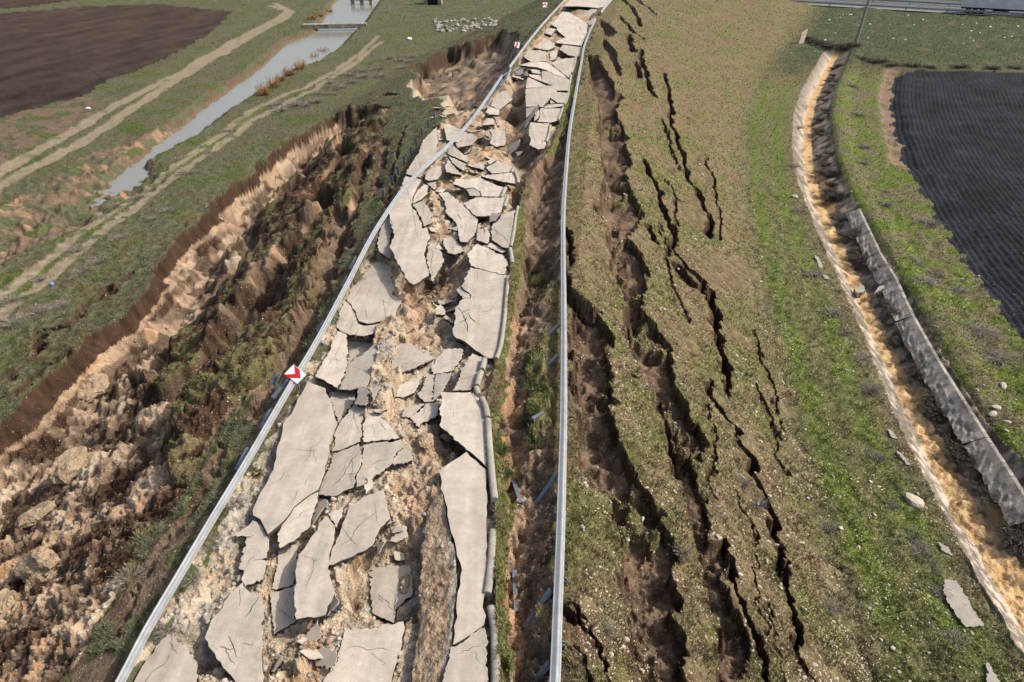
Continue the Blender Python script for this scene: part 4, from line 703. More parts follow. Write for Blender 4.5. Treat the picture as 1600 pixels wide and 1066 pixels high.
# faces by region
VV = np.stack([X, Y, Z], -1)
I = np.arange(NU*NV).reshape(NV, NU); Fq = np.stack([I[1:, :-1], I[1:, 1:], I[:-1, 1:], I[:-1, :-1]], -1).reshape(-1, 4)
fr_reg = REG[Fq[:, 0]]
NAMES = {0: 'grass_ground', 1: 'road_bed', 2: 'landslide_scar', 3: 'dirt_track', 4: 'ploughed_field', 5: 'ditch_bed', 6: 'canal_bank'}
for k, nm in NAMES.items():
    F = Fq[fr_reg == k]; used = np.unique(F); remap = np.zeros(NU*NV, np.int32); remap[used] = np.arange(len(used), dtype=np.int32)
    o = link_mesh(nm, np_mesh(nm, VV[used], remap[F], col4[used]), M['ground']); o['kind'] = 'structure'
# the plain goes on past the dense sheet
bm = bmesh.new(); R_ = 5000
vs = [bm.verts.new((x*R_, y*R_, BASE-9.0)) for x, y in ((-1, -1), (1, -1), (1, 1), (-1, 1))]; bm.faces.new(vs)
m_plain = mat('far_plain', (.06, .058, .035), rough=.95, noise=[(.02, 6, .5, 1.5)]); o = from_bm('plain', bm, m_plain); o['kind'] = 'structure'
# canal water
bm = bmesh.new(); bm.faces.new([bm.verts.new((p[0], p[1], WZ-.02)) for p in np.concatenate([PL([(a-26, b-6) for a, b in CANL]+[(140, 318)], WZ), PL([(a+22, b+7) for a, b in CANR]+[(150, 345)], WZ)[::-1]])])
o = from_bm('canal_water', bm, M['water']); o['kind'] = 'structure'
print('ground', round(time.time()-T0, 1))
# ------------------------------------------------------------------ guardrails
def smooth_path(p, step):
    p = np.asarray(p, float); n = len(p); out = []
    for i in range(n-1):
        a, b, c_, d_ = p[max(i-1, 0)], p[i], p[i+1], p[min(i+2, n-1)]
        k = max(2, int(np.linalg.norm(c_-b)/step))
        for j in range(k):
            t = j/k; out.append(.5*((2*b)+(-a+c_)*t+(2*a-5*b+4*c_-d_)*t*t+(-a+3*b-3*c_+d_)*t**3))
    out.append(p[-1]); return np.array(out)
WPROF = [(-.155, .0), (-.15, .012), (-.105, .03), (-.085, .078), (-.05, .08), (-.025, .03), (.025, .03), (.05, .08), (.085, .078), (.105, .03), (.15, .012), (.155, .0)]
def sweep(path, roll, prof, closed=False):
    """prof: (height, outwards) pairs carried along a path; roll in radians leans the face upwards"""
    V = []; F = []; n = len(path); m = len(prof)
    for i in range(n):
        t = path[min(i+1, n-1)]-path[max(i-1, 0)]; t = t/np.linalg.norm(t); side = np.cross(t, [0, 0, 1.0]); side /= np.linalg.norm(side); up = np.cross(side, t)
        r = roll[i] if hasattr(roll, '__len__') else roll
        f = side*math.cos(r)+up*math.sin(r); h = up*math.cos(r)-side*math.sin(r)
        for (a, b) in prof: V.append(path[i]+h*a+f*b)
        if i:
            for q in range(m if closed else m-1):
                q2 = (q+1) % m; F.append(((i-1)*m+q, i*m+q, i*m+q2, (i-1)*m+q2))
    return V, F
RIDGE = [(-.155, .0), (-.15, .015), (-.12, .025), (-.03, .12), (0, .128), (.03, .12), (.12, .025), (.15, .015), (.155, 0)]
def beam_mesh(path, roll, scale=1.0, prof=None):
    prof = prof or WPROF; front = [(a*scale, b*scale) for a, b in prof]; back = [(a*scale, b*scale-.008) for a, b in prof[::-1]]
    V, F = sweep(path, roll, front+back, True); m = len(front+back); n = len(path)
    F.append(tuple(range(m))[::-1]); F.append(tuple(range((n-1)*m, n*m)))
    me = bpy.data.meshes.new('rail_beam'); me.from_pydata([tuple(v) for v in V], [], F); me.update(); return me
CPROF = [(-.06, -.045), (.06, -.045), (.06, -.025), (-.045, -.025), (-.045, .025), (.06, .025), (.06, .045), (-.06, .045)]
def rail_posts(root, segs):
    org = Vector(root.location)
    for (a, b) in segs:
        bm = bmesh.new(); bar(bm, Vector(a)-org, Vector(b)-org, .1, .08, prof=CPROF); from_bm('post', bm, M['post'], root)
def local(me, org):
    me.transform(Matrix.Translation(-Vector(org))); return me
LP = [(140,1150),(188,1066),(230,985),(280,900),(330,815),(390,715),(440,628),(465,585),(500,525),(545,440),(590,355),(640,285),(700,228),(735,190),(760,155),(785,118)]
pz_ = [.5,.5,.5,.5,.5,.5,.5,.5,.5,.5,.5,.52,.55,.5,.45,.35]
path = smooth_path(np.array([P(u, v, z) for (u, v), z in zip(LP, pz_)]), .35)
org = (path[0][0], path[0][1], 0)
gl_ = empty('guardrail', org, 'loose guardrail along the left of the road, bent right across the shattered slabs', 'guardrail')
link_mesh('rail_beam', local(beam_mesh(path, np.linspace(.35, .9, len(path)), .78), org), M['steel'], gl_)
segs = []
for (a, b) in [((305,850),(271,912)),((247,952),(228,985)),((220,1000),(208,1025)),((388,700),(370,735)),((451,594),(426,622)),((424,641),(408,670)),((435,588),(430,602)),((430,585),(426,602)),((507,502),(496,520)),((523,466),(521,478)),((543,432),(534,447)),((557,402),(547,421)),((571,373),(569,385)),((585,348),(583,357)),((601,325),(599,334)),((619,305),(611,313))]:
    segs.append((P(a[0], a[1], .42), P(b[0], b[1], .12)))
rail_posts(gl_, segs)
bm = bmesh.new()
for k in range(6, len(path)-2, 13):
    t = Vector(path[k+1]-path[k]).normalized(); cyl(bm, Vector(path[k])-Vector(org)+Vector((0, 0, .05)), (.4, -.2, .9), .018, .1, 8)
from_bm('bolt', bm, M['post'], gl_)
FLP = [(796,106),(812,84),(830,60),(848,38),(868,16),(890,-6),(915,-28)]
path = smooth_path(np.array([P(u, v, .45) for u, v in FLP]), .8); org = (path[0][0], path[0][1], 0)
g2 = empty('guardrail', org, 'far guardrail still standing left of the humped slabs, its blue grey posts behind', 'guardrail')
link_mesh('rail_beam', local(beam_mesh(path, .5, .9), org), M['steel'], g2)
rail_posts(g2, [(P(u, v, .5), P(u-2.5, v+2.5, -.1)) for u, v in [(794,96),(803,83),(807,77),(814,69),(825,56),(830,49),(838,40),(846,33),(858,22),(873,5)]])
RP = [(860,1140),(867,1066),(871,960),(875,860),(878,760),(880.5,660),(881,580),(881,480),(880,400),(880.5,330),(885,260),(890,205),(897,162),(904,122),(909,95),(913,72),(922,48),(931,30)]
path = smooth_path(np.array([P(u, v, .38) for u, v in RP]), .4); org = (path[0][0], path[0][1], 0)
g3 = empty('guardrail', org, 'long straight guardrail lying face up right of the road, posts dangling from it', 'guardrail')
link_mesh('rail_beam', local(beam_mesh(path, np.linspace(1.25, .8, len(path)), .8, RIDGE), org), M['steel'], g3)
segs = [(P(a[0], a[1], .3), P(b[0], b[1], -.45)) for a, b in [((874.6,507),(835,543)),((872,555),(834,591)),((869,742),(837,789)),((861,922),(820,980)),((859,1035),(833,1068))]]
segs += [(P(a[0], a[1], .35), P(b[0], b[1], -.1)) for a, b in [((909.5,113),(915,115.8)),((908.5,121.4),(914.6,124.7)),((906.6,129),(913,131.7)),((926,50),(931,53)),((923,58),(928,62)),((919,68),(924,72)),((916,77),(921,81)),((913,86),(918,89)),((912,97),(916,101)),((883,285),(886,290)),((884,240),(888,245)),((882,330),(885,336)),((881,905),(884,912)),((879,1005),(876,1015))]]
rail_posts(g3, segs)
for (a, b) in [((874.5,369),(862,399)),((872,405),(857,429)),((876,429),(856,463)),((871,395),(863,420))]:
    bm = bmesh.new(); A, B = Vector(P(a[0], a[1], .3)), Vector(P(b[0], b[1], -.5)); bar(bm, A-Vector(org), B-Vector(org), .03, .03); from_bm('spacer_rod', bm, M['steel'], g3)
path = smooth_path(np.array([P(u, v, .45) for u, v in [(939,20),(945,12),(956,0),(975,-18)]]), .8); org = (path[0][0], path[0][1], 0)
g4 = empty('guardrail', org, 'short end of guardrail at the top of the road, on its right side', 'guardrail')
link_mesh('rail_beam', local(beam_mesh(path, .5, 1.1), org), M['steel'], g4)
rail_posts(g4, [(P(u, v, .45), P(u+2, v+4, -.3)) for u, v in [(941,16),(946,10),(951,5),(957,-2)]])
# crushed rail ends
org = tuple(P(789, 122, .3)); cr_ = empty('crushed_rail', org, 'crushed tangle of rail ends and wires beside the dark round cornered slab', 'wreckage')
for (a, b, zz, ww) in [((798,108),(791,127),.7,.16),((797,112),(788,129),.6,.12),((795,112),(781,122),.6,.1),((793,118),(779,134),.45,.07),((787,128),(769,144),.3,.05),((786,132),(762,158),.25,.06),((775,140),(757,160),.1,.05)]:
    bm = bmesh.new(); bar(bm, Vector(P(*a, zz))-Vector(org), Vector(P(*b, zz-.25))-Vector(org), ww, .04); from_bm('steel_strip', bm, M['steel'] if ww > .09 else M['post'], cr_)
# standing and fallen posts
for i, (u, v, vb) in enumerate([(679,177,187),(669.7,190,200),(659,201,213),(651,217,229),(643,231,243),(631.5,246,258),(623,261,274),(613,277,290),(599,294,312)]):
    B = G([u], [vb], zt)[0]; hgt = .62; T = B+np.array([.03*((i*7) % 3-1), .02, hgt])
    bm = bmesh.new(); bar(bm, (0, 0, -.25), Vector(T-B), .1, .09, up=Vector((0, 1, 0)), prof=[(a*1.25, b*1.35) for a, b in CPROF])
    tag(from_bm('guardrail_post', bm, M['post'], None, tuple(B)), 'one of the bare steel posts standing in a row left of the road', 'post', 'bare guardrail posts in the grass')
for (a, b, za, lab) in [((850,645),(832,655),-.45,'short steel post lying across the grass strip left of the long guardrail'),((800,745),(814,787),-.35,'steel post lying in the brown soil beside the end of the gutter pipe'),((804,892),(807,957),-.4,'thin rusty steel post standing along the soil right of the lower gutter'),((773,119),(779,122),.0,'bluish steel post sticking out of the upper scar'),((757,99),(773,98),-.8,'steel post and strip lying in the upper scar beside the tan soil')]:
    A, B = Vector(P(*a, za)), Vector(P(*b, za)); zA, zB = float(zt(A.x, A.y))+.1, float(zt(B.x, B.y))+.1
    A, B = Vector(P(*a, zA)), Vector(P(*b, zB)); bm = bmesh.new(); bar(bm, (0, 0, 0), B-A, .1, .08, prof=CPROF)
    tag(from_bm('steel_post', bm, M['post'], None, tuple(A)), lab, 'post')
# ------------------------------------------------------------------ chevron signs
def chevron(corn, red, dist_pt, z, lab, pth):
    c0 = P(*dist_pt, z); n = np.array([.10, -.84, .53]); n /= np.linalg.norm(n)
    def on(pts, off): 
        d = ray([p[0] for p in pts], [p[1] for p in pts]); o = np.array([0, 0, CAM_H]); t = ((c0+n*off-o)@n)/(d@n); return d*t[:, None]+o
    gz = float(zt(c0[0], c0[1])); base = np.array([c0[0], c0[1]+.06, gz]); r = empty('chevron_sign', tuple(base), lab, 'road sign')
    q = on(corn, 0); bm = bmesh.new(); a = [bm.verts.new(p-base) for p in q]; b = [bm.verts.new(p-n*.025-base) for p in q]
    bm.faces.new(a); bm.faces.new(b[::-1])
    for i in range(4): bm.faces.new((a[i], a[(i+1) % 4], b[(i+1) % 4], b[i]))
    pan = from_bm('panel', bm, M['white'], r)
    q = on(red, .006); me = bpy.data.meshes.new('chevron_mark'); me.from_pydata([tuple(p-base) for p in q], [], [tuple(int(k) for k in f) for f in tessellate_polygon([[Vector(p) for p in q]])]); me.update()
    link_mesh('chevron_mark', me, M['red'], pan)
    bm = bmesh.new(); A = Vector(c0-n*.05-base); cyl(bm, (A+Vector((0, .08, -.35)))/2, A-Vector((0, .08, -.35)), .03, (A-Vector((0, .08, -.35))).length, 12); from_bm('post', bm, M['post'], r)
e_ = lambda pts: cpx('e', pts); l_ = lambda pts: cpx('l', pts)
chevron(e_([(312,52),(420,135),(345,212),(236,130)]), e_([(318,57),(364,95),(371,166),(264,162),(239,134),(326,130)]), (461,584), .8, 'tilted white square sign with a red arrow beside the longest slab', 0)
chevron(l_([(48,578),(110,592),(96,672),(32,650)]), l_([(55,580),(78,584),(90,614),(64,662),(38,652),(64,612)]), (807.5,70.5), .6, 'small white sign with a red arrow pointing right by the far guardrail', 0)
chevron(l_([(428,36),(490,38),(488,102),(426,100)]), l_([(427,86),(427,62),(460,42),(489,80),(488,102),(460,68)]), (851,8), .6, 'small white sign with a red arrow pointing up, farthest from the viewer', 0)
# ------------------------------------------------------------------ gutter and kerb pieces
def gutter(pts, z0, z1, lab, wd=.21, hh=.17):
    q = np.array([P(u, v, z0+(z1-z0)*i/(len(pts)-1)) for i, (u, v) in enumerate(pts)]); p = smooth_path(q, .12); org = p[0].copy()
    prof = [(-hh, -wd/2), (-.02, -wd/2), (hh*.18, -wd*.42), (hh*.34, -wd*.22), (hh*.38, 0), (hh*.34, wd*.22), (hh*.18, wd*.42), (-.02, wd/2), (-hh, wd/2)]
    V, F = sweep(p-org, 0.0, prof, True); m = len(prof); n = len(p); F.append(tuple(range(m))[::-1]); F.append(tuple(range((n-1)*m, n*m)))
    me = bpy.data.meshes.new('gutter_pipe'); me.from_pydata([tuple(v) for v in V], [], F); me.polygons.foreach_set('use_smooth', [len(f) == 4 for f in F]); me.update()
    tag(link_mesh('gutter_pipe', me, M['concrete'], None, tuple(org)), lab, 'gutter', 'concrete gutter pieces along the right road edge')
gutter([(775,1100),(774.5,1040),(773,985),(767,948)], .02, -.02, 'pale gutter piece running off the bottom edge of the photo')
gutter([(761,927),(766,890),(769,850),(770,828)], .02, 0, 'dull gutter piece half hidden in grass below the dead bush')
gutter([(773,780),(769,745),(765,700),(762,655)], .08, .06, 'longest white gutter pipe piece beside the big pale slab')
gutter([(761.5,652),(759,636),(753,622)], .08, .08, 'short bent gutter piece above the longest white one')
gutter([(748,617),(744,605)], .02, .02, 'stub of gutter at the cable loop beside the big pale slab')
gutter([(745,602),(750,584),(752.5,580)], .08, .08, 'lower of the two gutter pieces at the step torn slab')
gutter([(753,577),(757,560)], .08, .08, 'upper of the two gutter pieces at the step torn slab')
gutter([(775,560),(782,540),(788,500),(791,465),(794,432)], .04, .04, 'long kerb strip beside the slab with the star cracks', .17)
gutter([(800,411),(799,400),(797,388)], .06, .06, 'short kerb piece beside the fan shaped slab', .2)
gutter([(798,385),(803,360),(806,340),(809,323)], .08, .08, 'leaning kerb strip beside the tall grey slab', .17)
gutter([(788,323),(791,313),(793,306)], .05, .05, 'little kerb piece beside the slab with the notched lower edge', .2)
gutter([(783,308),(787,299),(790,293)], .05, .05, 'kerb piece at the right end of the wavy topped slab', .2)
gutter([(809,286),(809,280),(805,268)], .08, .1, 'curved kerb piece at the tip of the wedge shaped slab', .22)
gutter([(799,269),(803,262)], .08, .1, 'small kerb piece right of the hump backed slab', .2)
gutter([(853,221),(857,212),(860,196)], .04, .04, 'kerb piece beside the last slab of the far lane', .2)
gutter([(872,187),(876,177),(879,168)], .06, .06, 'kerb piece beside the slab with the oil spot', .2)
gutter([(882,164),(887,150),(890,132),(892,117)], .08, .1, 'long kerb strip along the broadest far lane slab', .2)
gutter([(893,113),(898,98),(900,89)], .12, .15, 'kerb strip beside the sloping grey far slab', .2)
gutter([(904,88),(908,78),(909,73)], .1, .1, 'kerb strip under the four sided pale slab, farthest from the viewer', .2)
# ------------------------------------------------------------------ loose concrete by the ditch
def flat_piece(pts, lift, lab, cat, name, thick=.12, mt='concrete'):
    q = G([p[0] for p in pts], [p[1] for p in pts], zt); zc = q[:, 2].mean()+lift; q = P([p[0] for p in pts], [p[1] for p in pts], zc)
    SAVE = (M['asphalt'], M['edge']); M['asphalt'] = M['edge'] = M[mt]
    o = build_slab(hash(lab) % 997 if False else len(lab)*13, q, ((q.mean(0)), 0, 0), lab, thick, name); M['asphalt'], M['edge'] = SAVE
    del o['group']; tag(o, lab, cat); o['kind'] = 'thing'; return o
flat_piece([(1477,905),(1495,907),(1537,977),(1510,980),(1487,950),(1473,922)], .12, 'broken concrete slab lying in the grass left of the ditch, a bush over its corner', 'concrete slab', 'concrete_piece')
flat_piece([(1543,1035),(1566,1072),(1574,1100),(1548,1100),(1543,1066)], .12, 'pointed concrete slab at the very bottom right left of the ditch', 'concrete slab', 'concrete_piece')
flat_piece([(1467,847),(1482,855),(1489,869),(1472,860)], .08, 'small flat concrete piece on the ditch edge above the broken slab', 'concrete slab', 'concrete_piece')
flat_piece([(1273,399),(1279,402),(1288,421),(1281,420)], .06, 'narrow concrete strip in the grass left of the ditch, halfway up', 'concrete slab', 'concrete_piece')
flat_piece([(1286,429),(1293,431),(1297,437),(1288,435)], .06, 'short flat concrete chip left of the ditch just below the narrow strip', 'concrete slab', 'concrete_piece')
flat_piece([(1400,704),(1407,707),(1423,726),(1417,726)], .08, 'thin pale concrete sliver along the left edge of the ditch', 'concrete slab', 'concrete_piece')
flat_piece([(1386,670),(1393,672),(1402,686),(1394,684)], .10, 'pale concrete lump above the thin sliver left of the ditch', 'concrete slab', 'concrete_piece')
flat_piece([(1334,450),(1349,446),(1352,455),(1339,458)], .45, 'square concrete block sitting in the orange ditch', 'concrete block', 'concrete_block', .3)
flat_piece([(1366,458),(1374,448),(1391,441),(1385,448)], .3, 'narrow pale plank leaning on the right bank of the ditch', 'concrete slab', 'concrete_piece')
# right hand lining panels of the ditch
tang = np.gradient(dcp[:, :2], axis=0); yy_ = [(1340,330),(1372,405),(1395,442),(1421,505),(1462,580),(1498,640),(1532,700),(1571,760),(1610,830)]
LN = ['far grey lining panel of the ditch below the dark shrubs', 'grey lining panel beside the leaning plank', 'stained lining panel just below the leaning plank', 'lining panel half under dead reeds in the middle of the ditch', 'long clean lining panel with a straight upper edge', 'lining panel between the two joints at the right edge', 'grey lining panel at the right edge of the photo', 'last lining panel running out of the right edge of the photo']
tops = np.array([G([u], [v], zt)[0] for u, v in yy_])
for i in range(8):
    a, b = tops[i], tops[i+1]; t_ = (b-a)/np.linalg.norm(b-a); a = a+t_*.015; b = b-t_*.015; sd_ = np.array([t_[1], -t_[0], 0]); sd_ = sd_ if sd_[0] < 0 else -sd_
    V = []; F = []; nx, ny = 12, 6; rr = random.Random(i)
    for ix in range(nx+1):
        for iy in range(ny+1):
            f = iy/ny*1.25; p = a+(b-a)*ix/nx+sd_*f*.62; p = p.copy(); p[2] = BASE+.16-f*.46+.07*math.sin(ix*.9+i*2)*f+(rr.uniform(-.05, .05) if iy > 2 else 0); V.append(p)
    top = len(V)
    for ix in range(nx+1): V.append(V[ix*(ny+1)]-np.array([0, 0, .35])-sd_*.16)
    for ix in range(nx+1): V.append(V[ix*(ny+1)]-sd_*.16)
    for ix in range(nx):
        for iy in range(ny): q = ix*(ny+1)+iy; F.append((q, q+ny+1, q+ny+2, q+1))
        A_ = ix*(ny+1); F.append((A_, top+nx+1+ix, top+nx+2+ix, A_+ny+1)); F.append((top+nx+1+ix, top+ix, top+ix+1, top+nx+2+ix))
    me = bpy.data.meshes.new('lining_panel'); c_ = (a+b)/2; me.from_pydata([tuple(np.array(v)-c_) for v in V], [], F); me.update()
    tag(link_mesh('lining_panel', me, M['concrete_dark'], None, tuple(c_)), LN[i], 'concrete panel', 'concrete lining panels on the right bank of the ditch')
# ------------------------------------------------------------------ far objects
A, B = Vector(P(1200, 4.2, BASE)), Vector(P(1900, 45, BASE)); dr_ = (B-A).normalized(); nr = Vector((-dr_.y, dr_.x, 0)); nr = nr if nr.y > 0 else -nr
A2 = A-dr_*70
def strip_(name, o0, o1, z, mt, kind='structure'):
    bm = bmesh.new(); bm.faces.new([bm.verts.new(v) for v in (A2+nr*o0+Vector((0, 0, z)), B+nr*o0+Vector((0, 0, z)), B+nr*o1+Vector((0, 0, z)), A2+nr*o1+Vector((0, 0, z)))]); o = from_bm(name, bm, mt); o['kind'] = kind; return o
strip_('highway', 0, 10.5, .16, M['road']); strip_('highway_lane', 13.5, 24, .16, M['road'])
strip_('highway_shoulder', -1.2, 0.0, .15, M['concrete']); strip_('central_reservation', 10.5, 13.5, .2, mat('dull_verge', (.05, .06, .035), noise=[(1, 5, .6, 1.4)]))
for off, w_ in ((.9, .16), (9.6, .16)): strip_('lane_marking', off, off+w_, .166, M['white'])
def long_rail(off, lab, L0, L1):
    p0 = A+nr*off; org = p0+dr_*L0; r = empty('guardrail', tuple(org), lab, 'guardrail'); path = np.array([tuple(p0+dr_*s+Vector((0, 0, .72))) for s in np.arange(L0, L1, 4.0)])
    link_mesh('rail_beam', local(beam_mesh(path, .15, 1.2), org), M['steel'], r)
    for s in np.arange(L0, L1, 8.0):
        q = p0+dr_*s-org; bm = bmesh.new(); box(bm, q.x-.06, q.x+.06, q.y-.06, q.y+.06, 0, .75); from_bm('post', bm, M['post'], r)
long_rail(-.6, 'long pale guardrail along the near edge of the highway', -10, 72); long_rail(12, 'guardrail in the middle of the highway behind the trailer', -10, 72)
# lorry
st_ = P(1498, 21, BASE); s0 = (Vector(st_)-A).dot(dr_); org = A+dr_*s0+nr*1.5; org.z = BASE+.17
tk = empty('lorry', tuple(org), 'long articulated lorry with a dusty pale trailer on the highway', 'lorry', rz=math.atan2(dr_.y, dr_.x))
def tkp(name, mt, fn, par=None): bm = bmesh.new(); fn(bm); return from_bm(name, bm, mt, par or tk)
tkp('trailer_body', M['tarp'], lambda b: box(b, 0, 13.6, -1.27, 1.27, 1.15, 3.95, .05))
tkp('trailer_chassis', M['black'], lambda b: (box(b, .1, 13.2, -.95, .95, .85, 1.145), box(b, 6, 9, -1.15, -.75, .45, .85)))
tkp('under_run_bar', M['steel'], lambda b: box(b, .02, .14, -1.2, 1.2, .45, .6))
for sx in (1.6, 2.9, 4.2, 12.4, 15.7):
    for sy in (-1.05, 1.05):
        wh = tkp('wheel', M['black'], lambda b: cyl(b, (sx, sy, .5), (0, 1, 0), .5, .34, 24)); tkp('rim', M['steel'], lambda b: cyl(b, (sx, sy+.12*(1 if sy > 0 else -1), .5), (0, 1, 0), .28, .16, 20), wh)
tkp('cab', M['truckblue'], lambda b: box(b, 14.1, 16.3, -1.25, 1.25, .75, 3.7, .12)); tkp('windscreen', M['glass'], lambda b: box(b, 16.28, 16.33, -1.1, 1.1, 2.1, 3.1))
for sy in (-1.0, 1.0): tkp('tail_lamp', M['tail'], lambda b: box(b, -.05, .02, sy-.2, sy+.2, .95, 1.1))
# utility pole
pb_ = G([1337], [67], zt)[0]; r = empty('utility_pole', tuple(pb_), 'tall grey concrete utility pole standing in the field beside the highway', 'utility pole')
bm = bmesh.new(); cyl(bm, (.32, 0, 4.85), (.65, 0, 10), .32, 10.3, 14, .16); from_bm('pole', bm, M['concrete'], r)
bm = bmesh.new(); box(bm, -.5, 1.8, -.06, .06, 9.2, 9.34); from_bm('crossarm', bm, M['post'], r)
for dx in (-.4, .3, 1.1, 1.7):
    bm = bmesh.new(); cyl(bm, (dx, 0, 9.45), (0, 0, 1), .06, .2, 10); from_bm('insulator', bm, M['white'], r)
# small wall at the head of the ditch
q = G([1253], [68], zt)[0]; bm = bmesh.new(); pts = [(-.75, -.4, -.2), (.35, .3, -.2), (.75, .5, 2.15), (-.4, -.2, 1.55)]
a = [bm.verts.new(p) for p in pts]; b = [bm.verts.new((p[0]-.15, p[1]+.28, p[2])) for p in pts]; bm.faces.new(a); bm.faces.new(b[::-1])
for i in range(4): bm.faces.new((a[i], a[(i+1) % 4], b[(i+1) % 4], b[i]))
tag(from_bm('culvert_headwall', bm, mat('tan_headwall', (.42, .33, .25), noise=[(3, 5, .8, 1.15)]), None, tuple(q)), 'small pale tan concrete headwall at the foot of the slope above the ditch', 'headwall'); bpy.data.objects['culvert_headwall']['kind'] = 'thing'  # headwall concrete in a pale tan tone with mild noise
# footbridge over the canal, weir, culvert
c0, c1 = P(474, 41, BASE+.1), P(573, 39, BASE+.1); r = empty('footbridge', tuple((c0+c1)/2), 'flat concrete footbridge over the canal', 'bridge')
Lb = np.linalg.norm(c1-c0)/2; r.rotation_euler.z = math.atan2(c1[1]-c0[1], c1[0]-c0[0])
bm = bmesh.new(); box(bm, -Lb, Lb, -.9, .9, -.45, .35, .04); from_bm('deck', bm, M['concrete_dark'], r)
for s in (-1, 1): bm = bmesh.new(); box(bm, s*(Lb-1.1)-.6, s*(Lb-1.1)+.6, -1.1, 1.1, -2.4, -.46, .03); from_bm('abutment', bm, M['concrete_dark'], r)
c0, c1 = P(548, 2, BASE), P(582, 2, BASE); Lb = np.linalg.norm(c1-c0)/2; r = empty('weir', tuple((c0+c1)/2), 'dark weir across the canal behind the footbridge', 'weir')
bm = bmesh.new(); box(bm, -Lb, Lb, -.7, .7, .2, .8, .03); from_bm('deck', bm, M['concrete_dark'], r); 
for s in (-1, 0, 1): bm = bmesh.new(); box(bm, s*Lb*.85-.35, s*Lb*.85+.35, -.6, .6, -2, .19); from_bm('pier', bm, M['concrete_dark'], r)
q = G([676], [8], zt)[0]; r = empty('culvert', tuple(q), 'box culvert with a black opening at the top of the photo', 'culvert')
bm = bmesh.new(); box(bm, -2.1, -1.2, -.3, 3, -.4, 2.0, .04); box(bm, 1.2, 2.1, -.3, 3, -.4, 2.0, .04); box(bm, -2.1, 2.1, -.3, 3, 2.0, 2.5, .04); from_bm('frame', bm, M['concrete_dark'], r)
bm = bmesh.new(); box(bm, -1.2, 1.2, .6, 2.9, -.4, 1.99); from_bm('opening', bm, M['crack'], r)  # solid near-black block painted as the shade inside the culvert
# ------------------------------------------------------------------ stones, rubble, rubbish
def rock_mesh(name, seed, mt, rough=.28, sub=2):
    bm = bmesh.new(); bmesh.ops.create_icosphere(bm, subdivisions=sub, radius=1); rr = random.Random(seed); pl = []
    from mathutils import noise as mn
    for _ in range(9):
        d = Vector((rr.gauss(0, 1), rr.gauss(0, 1), rr.gauss(0, 1))).normalized(); pl.append((d, rr.uniform(.55, .9)))
    for v in bm.verts:
        for d, k in pl:
            s = v.co.dot(d)-k
            if s > 0: v.co -= d*s*.9
        v.co *= 1+rr.uniform(-.05, .05)+(.28*mn.fractal(v.co*1.6+Vector((seed*3.1, 0, 0)), .8, 2.1, 4) if sub > 2 else 0)
    sx, sy, sz = rr.uniform(.8, 1.25), rr.uniform(.65, 1), rr.uniform(.45, .75)
    for v in bm.verts: v.co = Vector((v.co.x*sx, v.co.y*sy, v.co.z*sz))
    me = bpy.data.meshes.new(name); bm.to_mesh(me); bm.free(); me.materials.append(mt); return me
RK = [rock_mesh('stone_mesh', s, M['stone']) for s in range(6)]; CLD = [rock_mesh('clod_mesh', 50+s, M['clod'], sub=4) for s in range(5)]; GRK = [rock_mesh('rock_mesh', 90+s, M['concrete']) for s in range(4)]
def put(name, me, p, s, lab, cat, group=None, sink=.25):
    o = bpy.data.objects.new(name, me); C.objects.link(o); o.location = (p[0], p[1], p[2]+s*(.45-sink)); o.scale = (s, s*RNG.uniform(.8, 1.2), s*RNG.uniform(.8, 1.2)); o.rotation_euler = (RNG.uniform(-.3, .3), RNG.uniform(-.3, .3), RNG.uniform(0, 6.28))
    return tag(o, lab, cat, group, 'thing')
inview = lambda pad=0: (lambda u, v: (u > -pad) & (u < 1600+pad) & (v > -pad) & (v < 1066+pad))(*proj(X, Y, Z))
def proj(x, y, z):
    zc = y*cp+(CAM_H-z)*sp_; return 800+FPX*x/zc, 533-FPX*(y*sp_+(z-CAM_H)*cp)/zc
VIEW = inview(10); vis = np.where(VIEW)[0]
gmask = (gb > .8) & (trackm < .3) & (~fr) & (~fl_) & (REG != 6) & (~ditch) & (~bed)
cand = vis[gmask[vis] & (X[vis] > cr[vis])]; wgt = np.where(onR[cand], 1.0, .55)*np.where(strip[cand], 1.5, 1)*np.where(Y[cand] < 45, 1, .35); wgt *= np.clip(.5+blotch2[cand], .05, 2); wgt /= wgt.sum()
ch = RNG.choice(cand, 300, replace=False, p=wgt)
for i in ch:
    s = float(RNG.uniform(.035, .07)*(1+Y[i]/70)); sl_ = bool(onR[i])
    put('stone', RK[RNG.integers(6)], (X[i], Y[i], Z[i]), s, 'one of the pale stones scattered over the cracked right slope' if sl_ else 'one of the pale stones scattered over the grass at the foot of the right slope', 'stone', 'pale stones on the right slope' if sl_ else 'pale stones at the foot of the right slope')
for (u, v, s, lab) in [(1427,784,.38,'biggest pale stone in the grass left of the ditch'),(1567,605,.22,'pale stone in the green grass right of the ditch near the right edge'),(1556,638,.22,'upper of a pair of grey stones right of the ditch'),(1550,648,.2,'lower of a pair of grey stones right of the ditch'),(1574,660,.15,'small grey stone alone right of the ditch'),(1242,308,.25,'pale stone left of the upper ditch'),(1313,826,.12,'pointed pale stone in the long green strip'),(1395,1014,.10,'roundish pale stone in the green grass near the bottom'),(1118,723,.11,'white round stone between the two long cracks of the right slope')]:
    q = G([u], [v], zt)[0]; put('stone', RK[int(u) % 6], q, s, lab, 'stone')
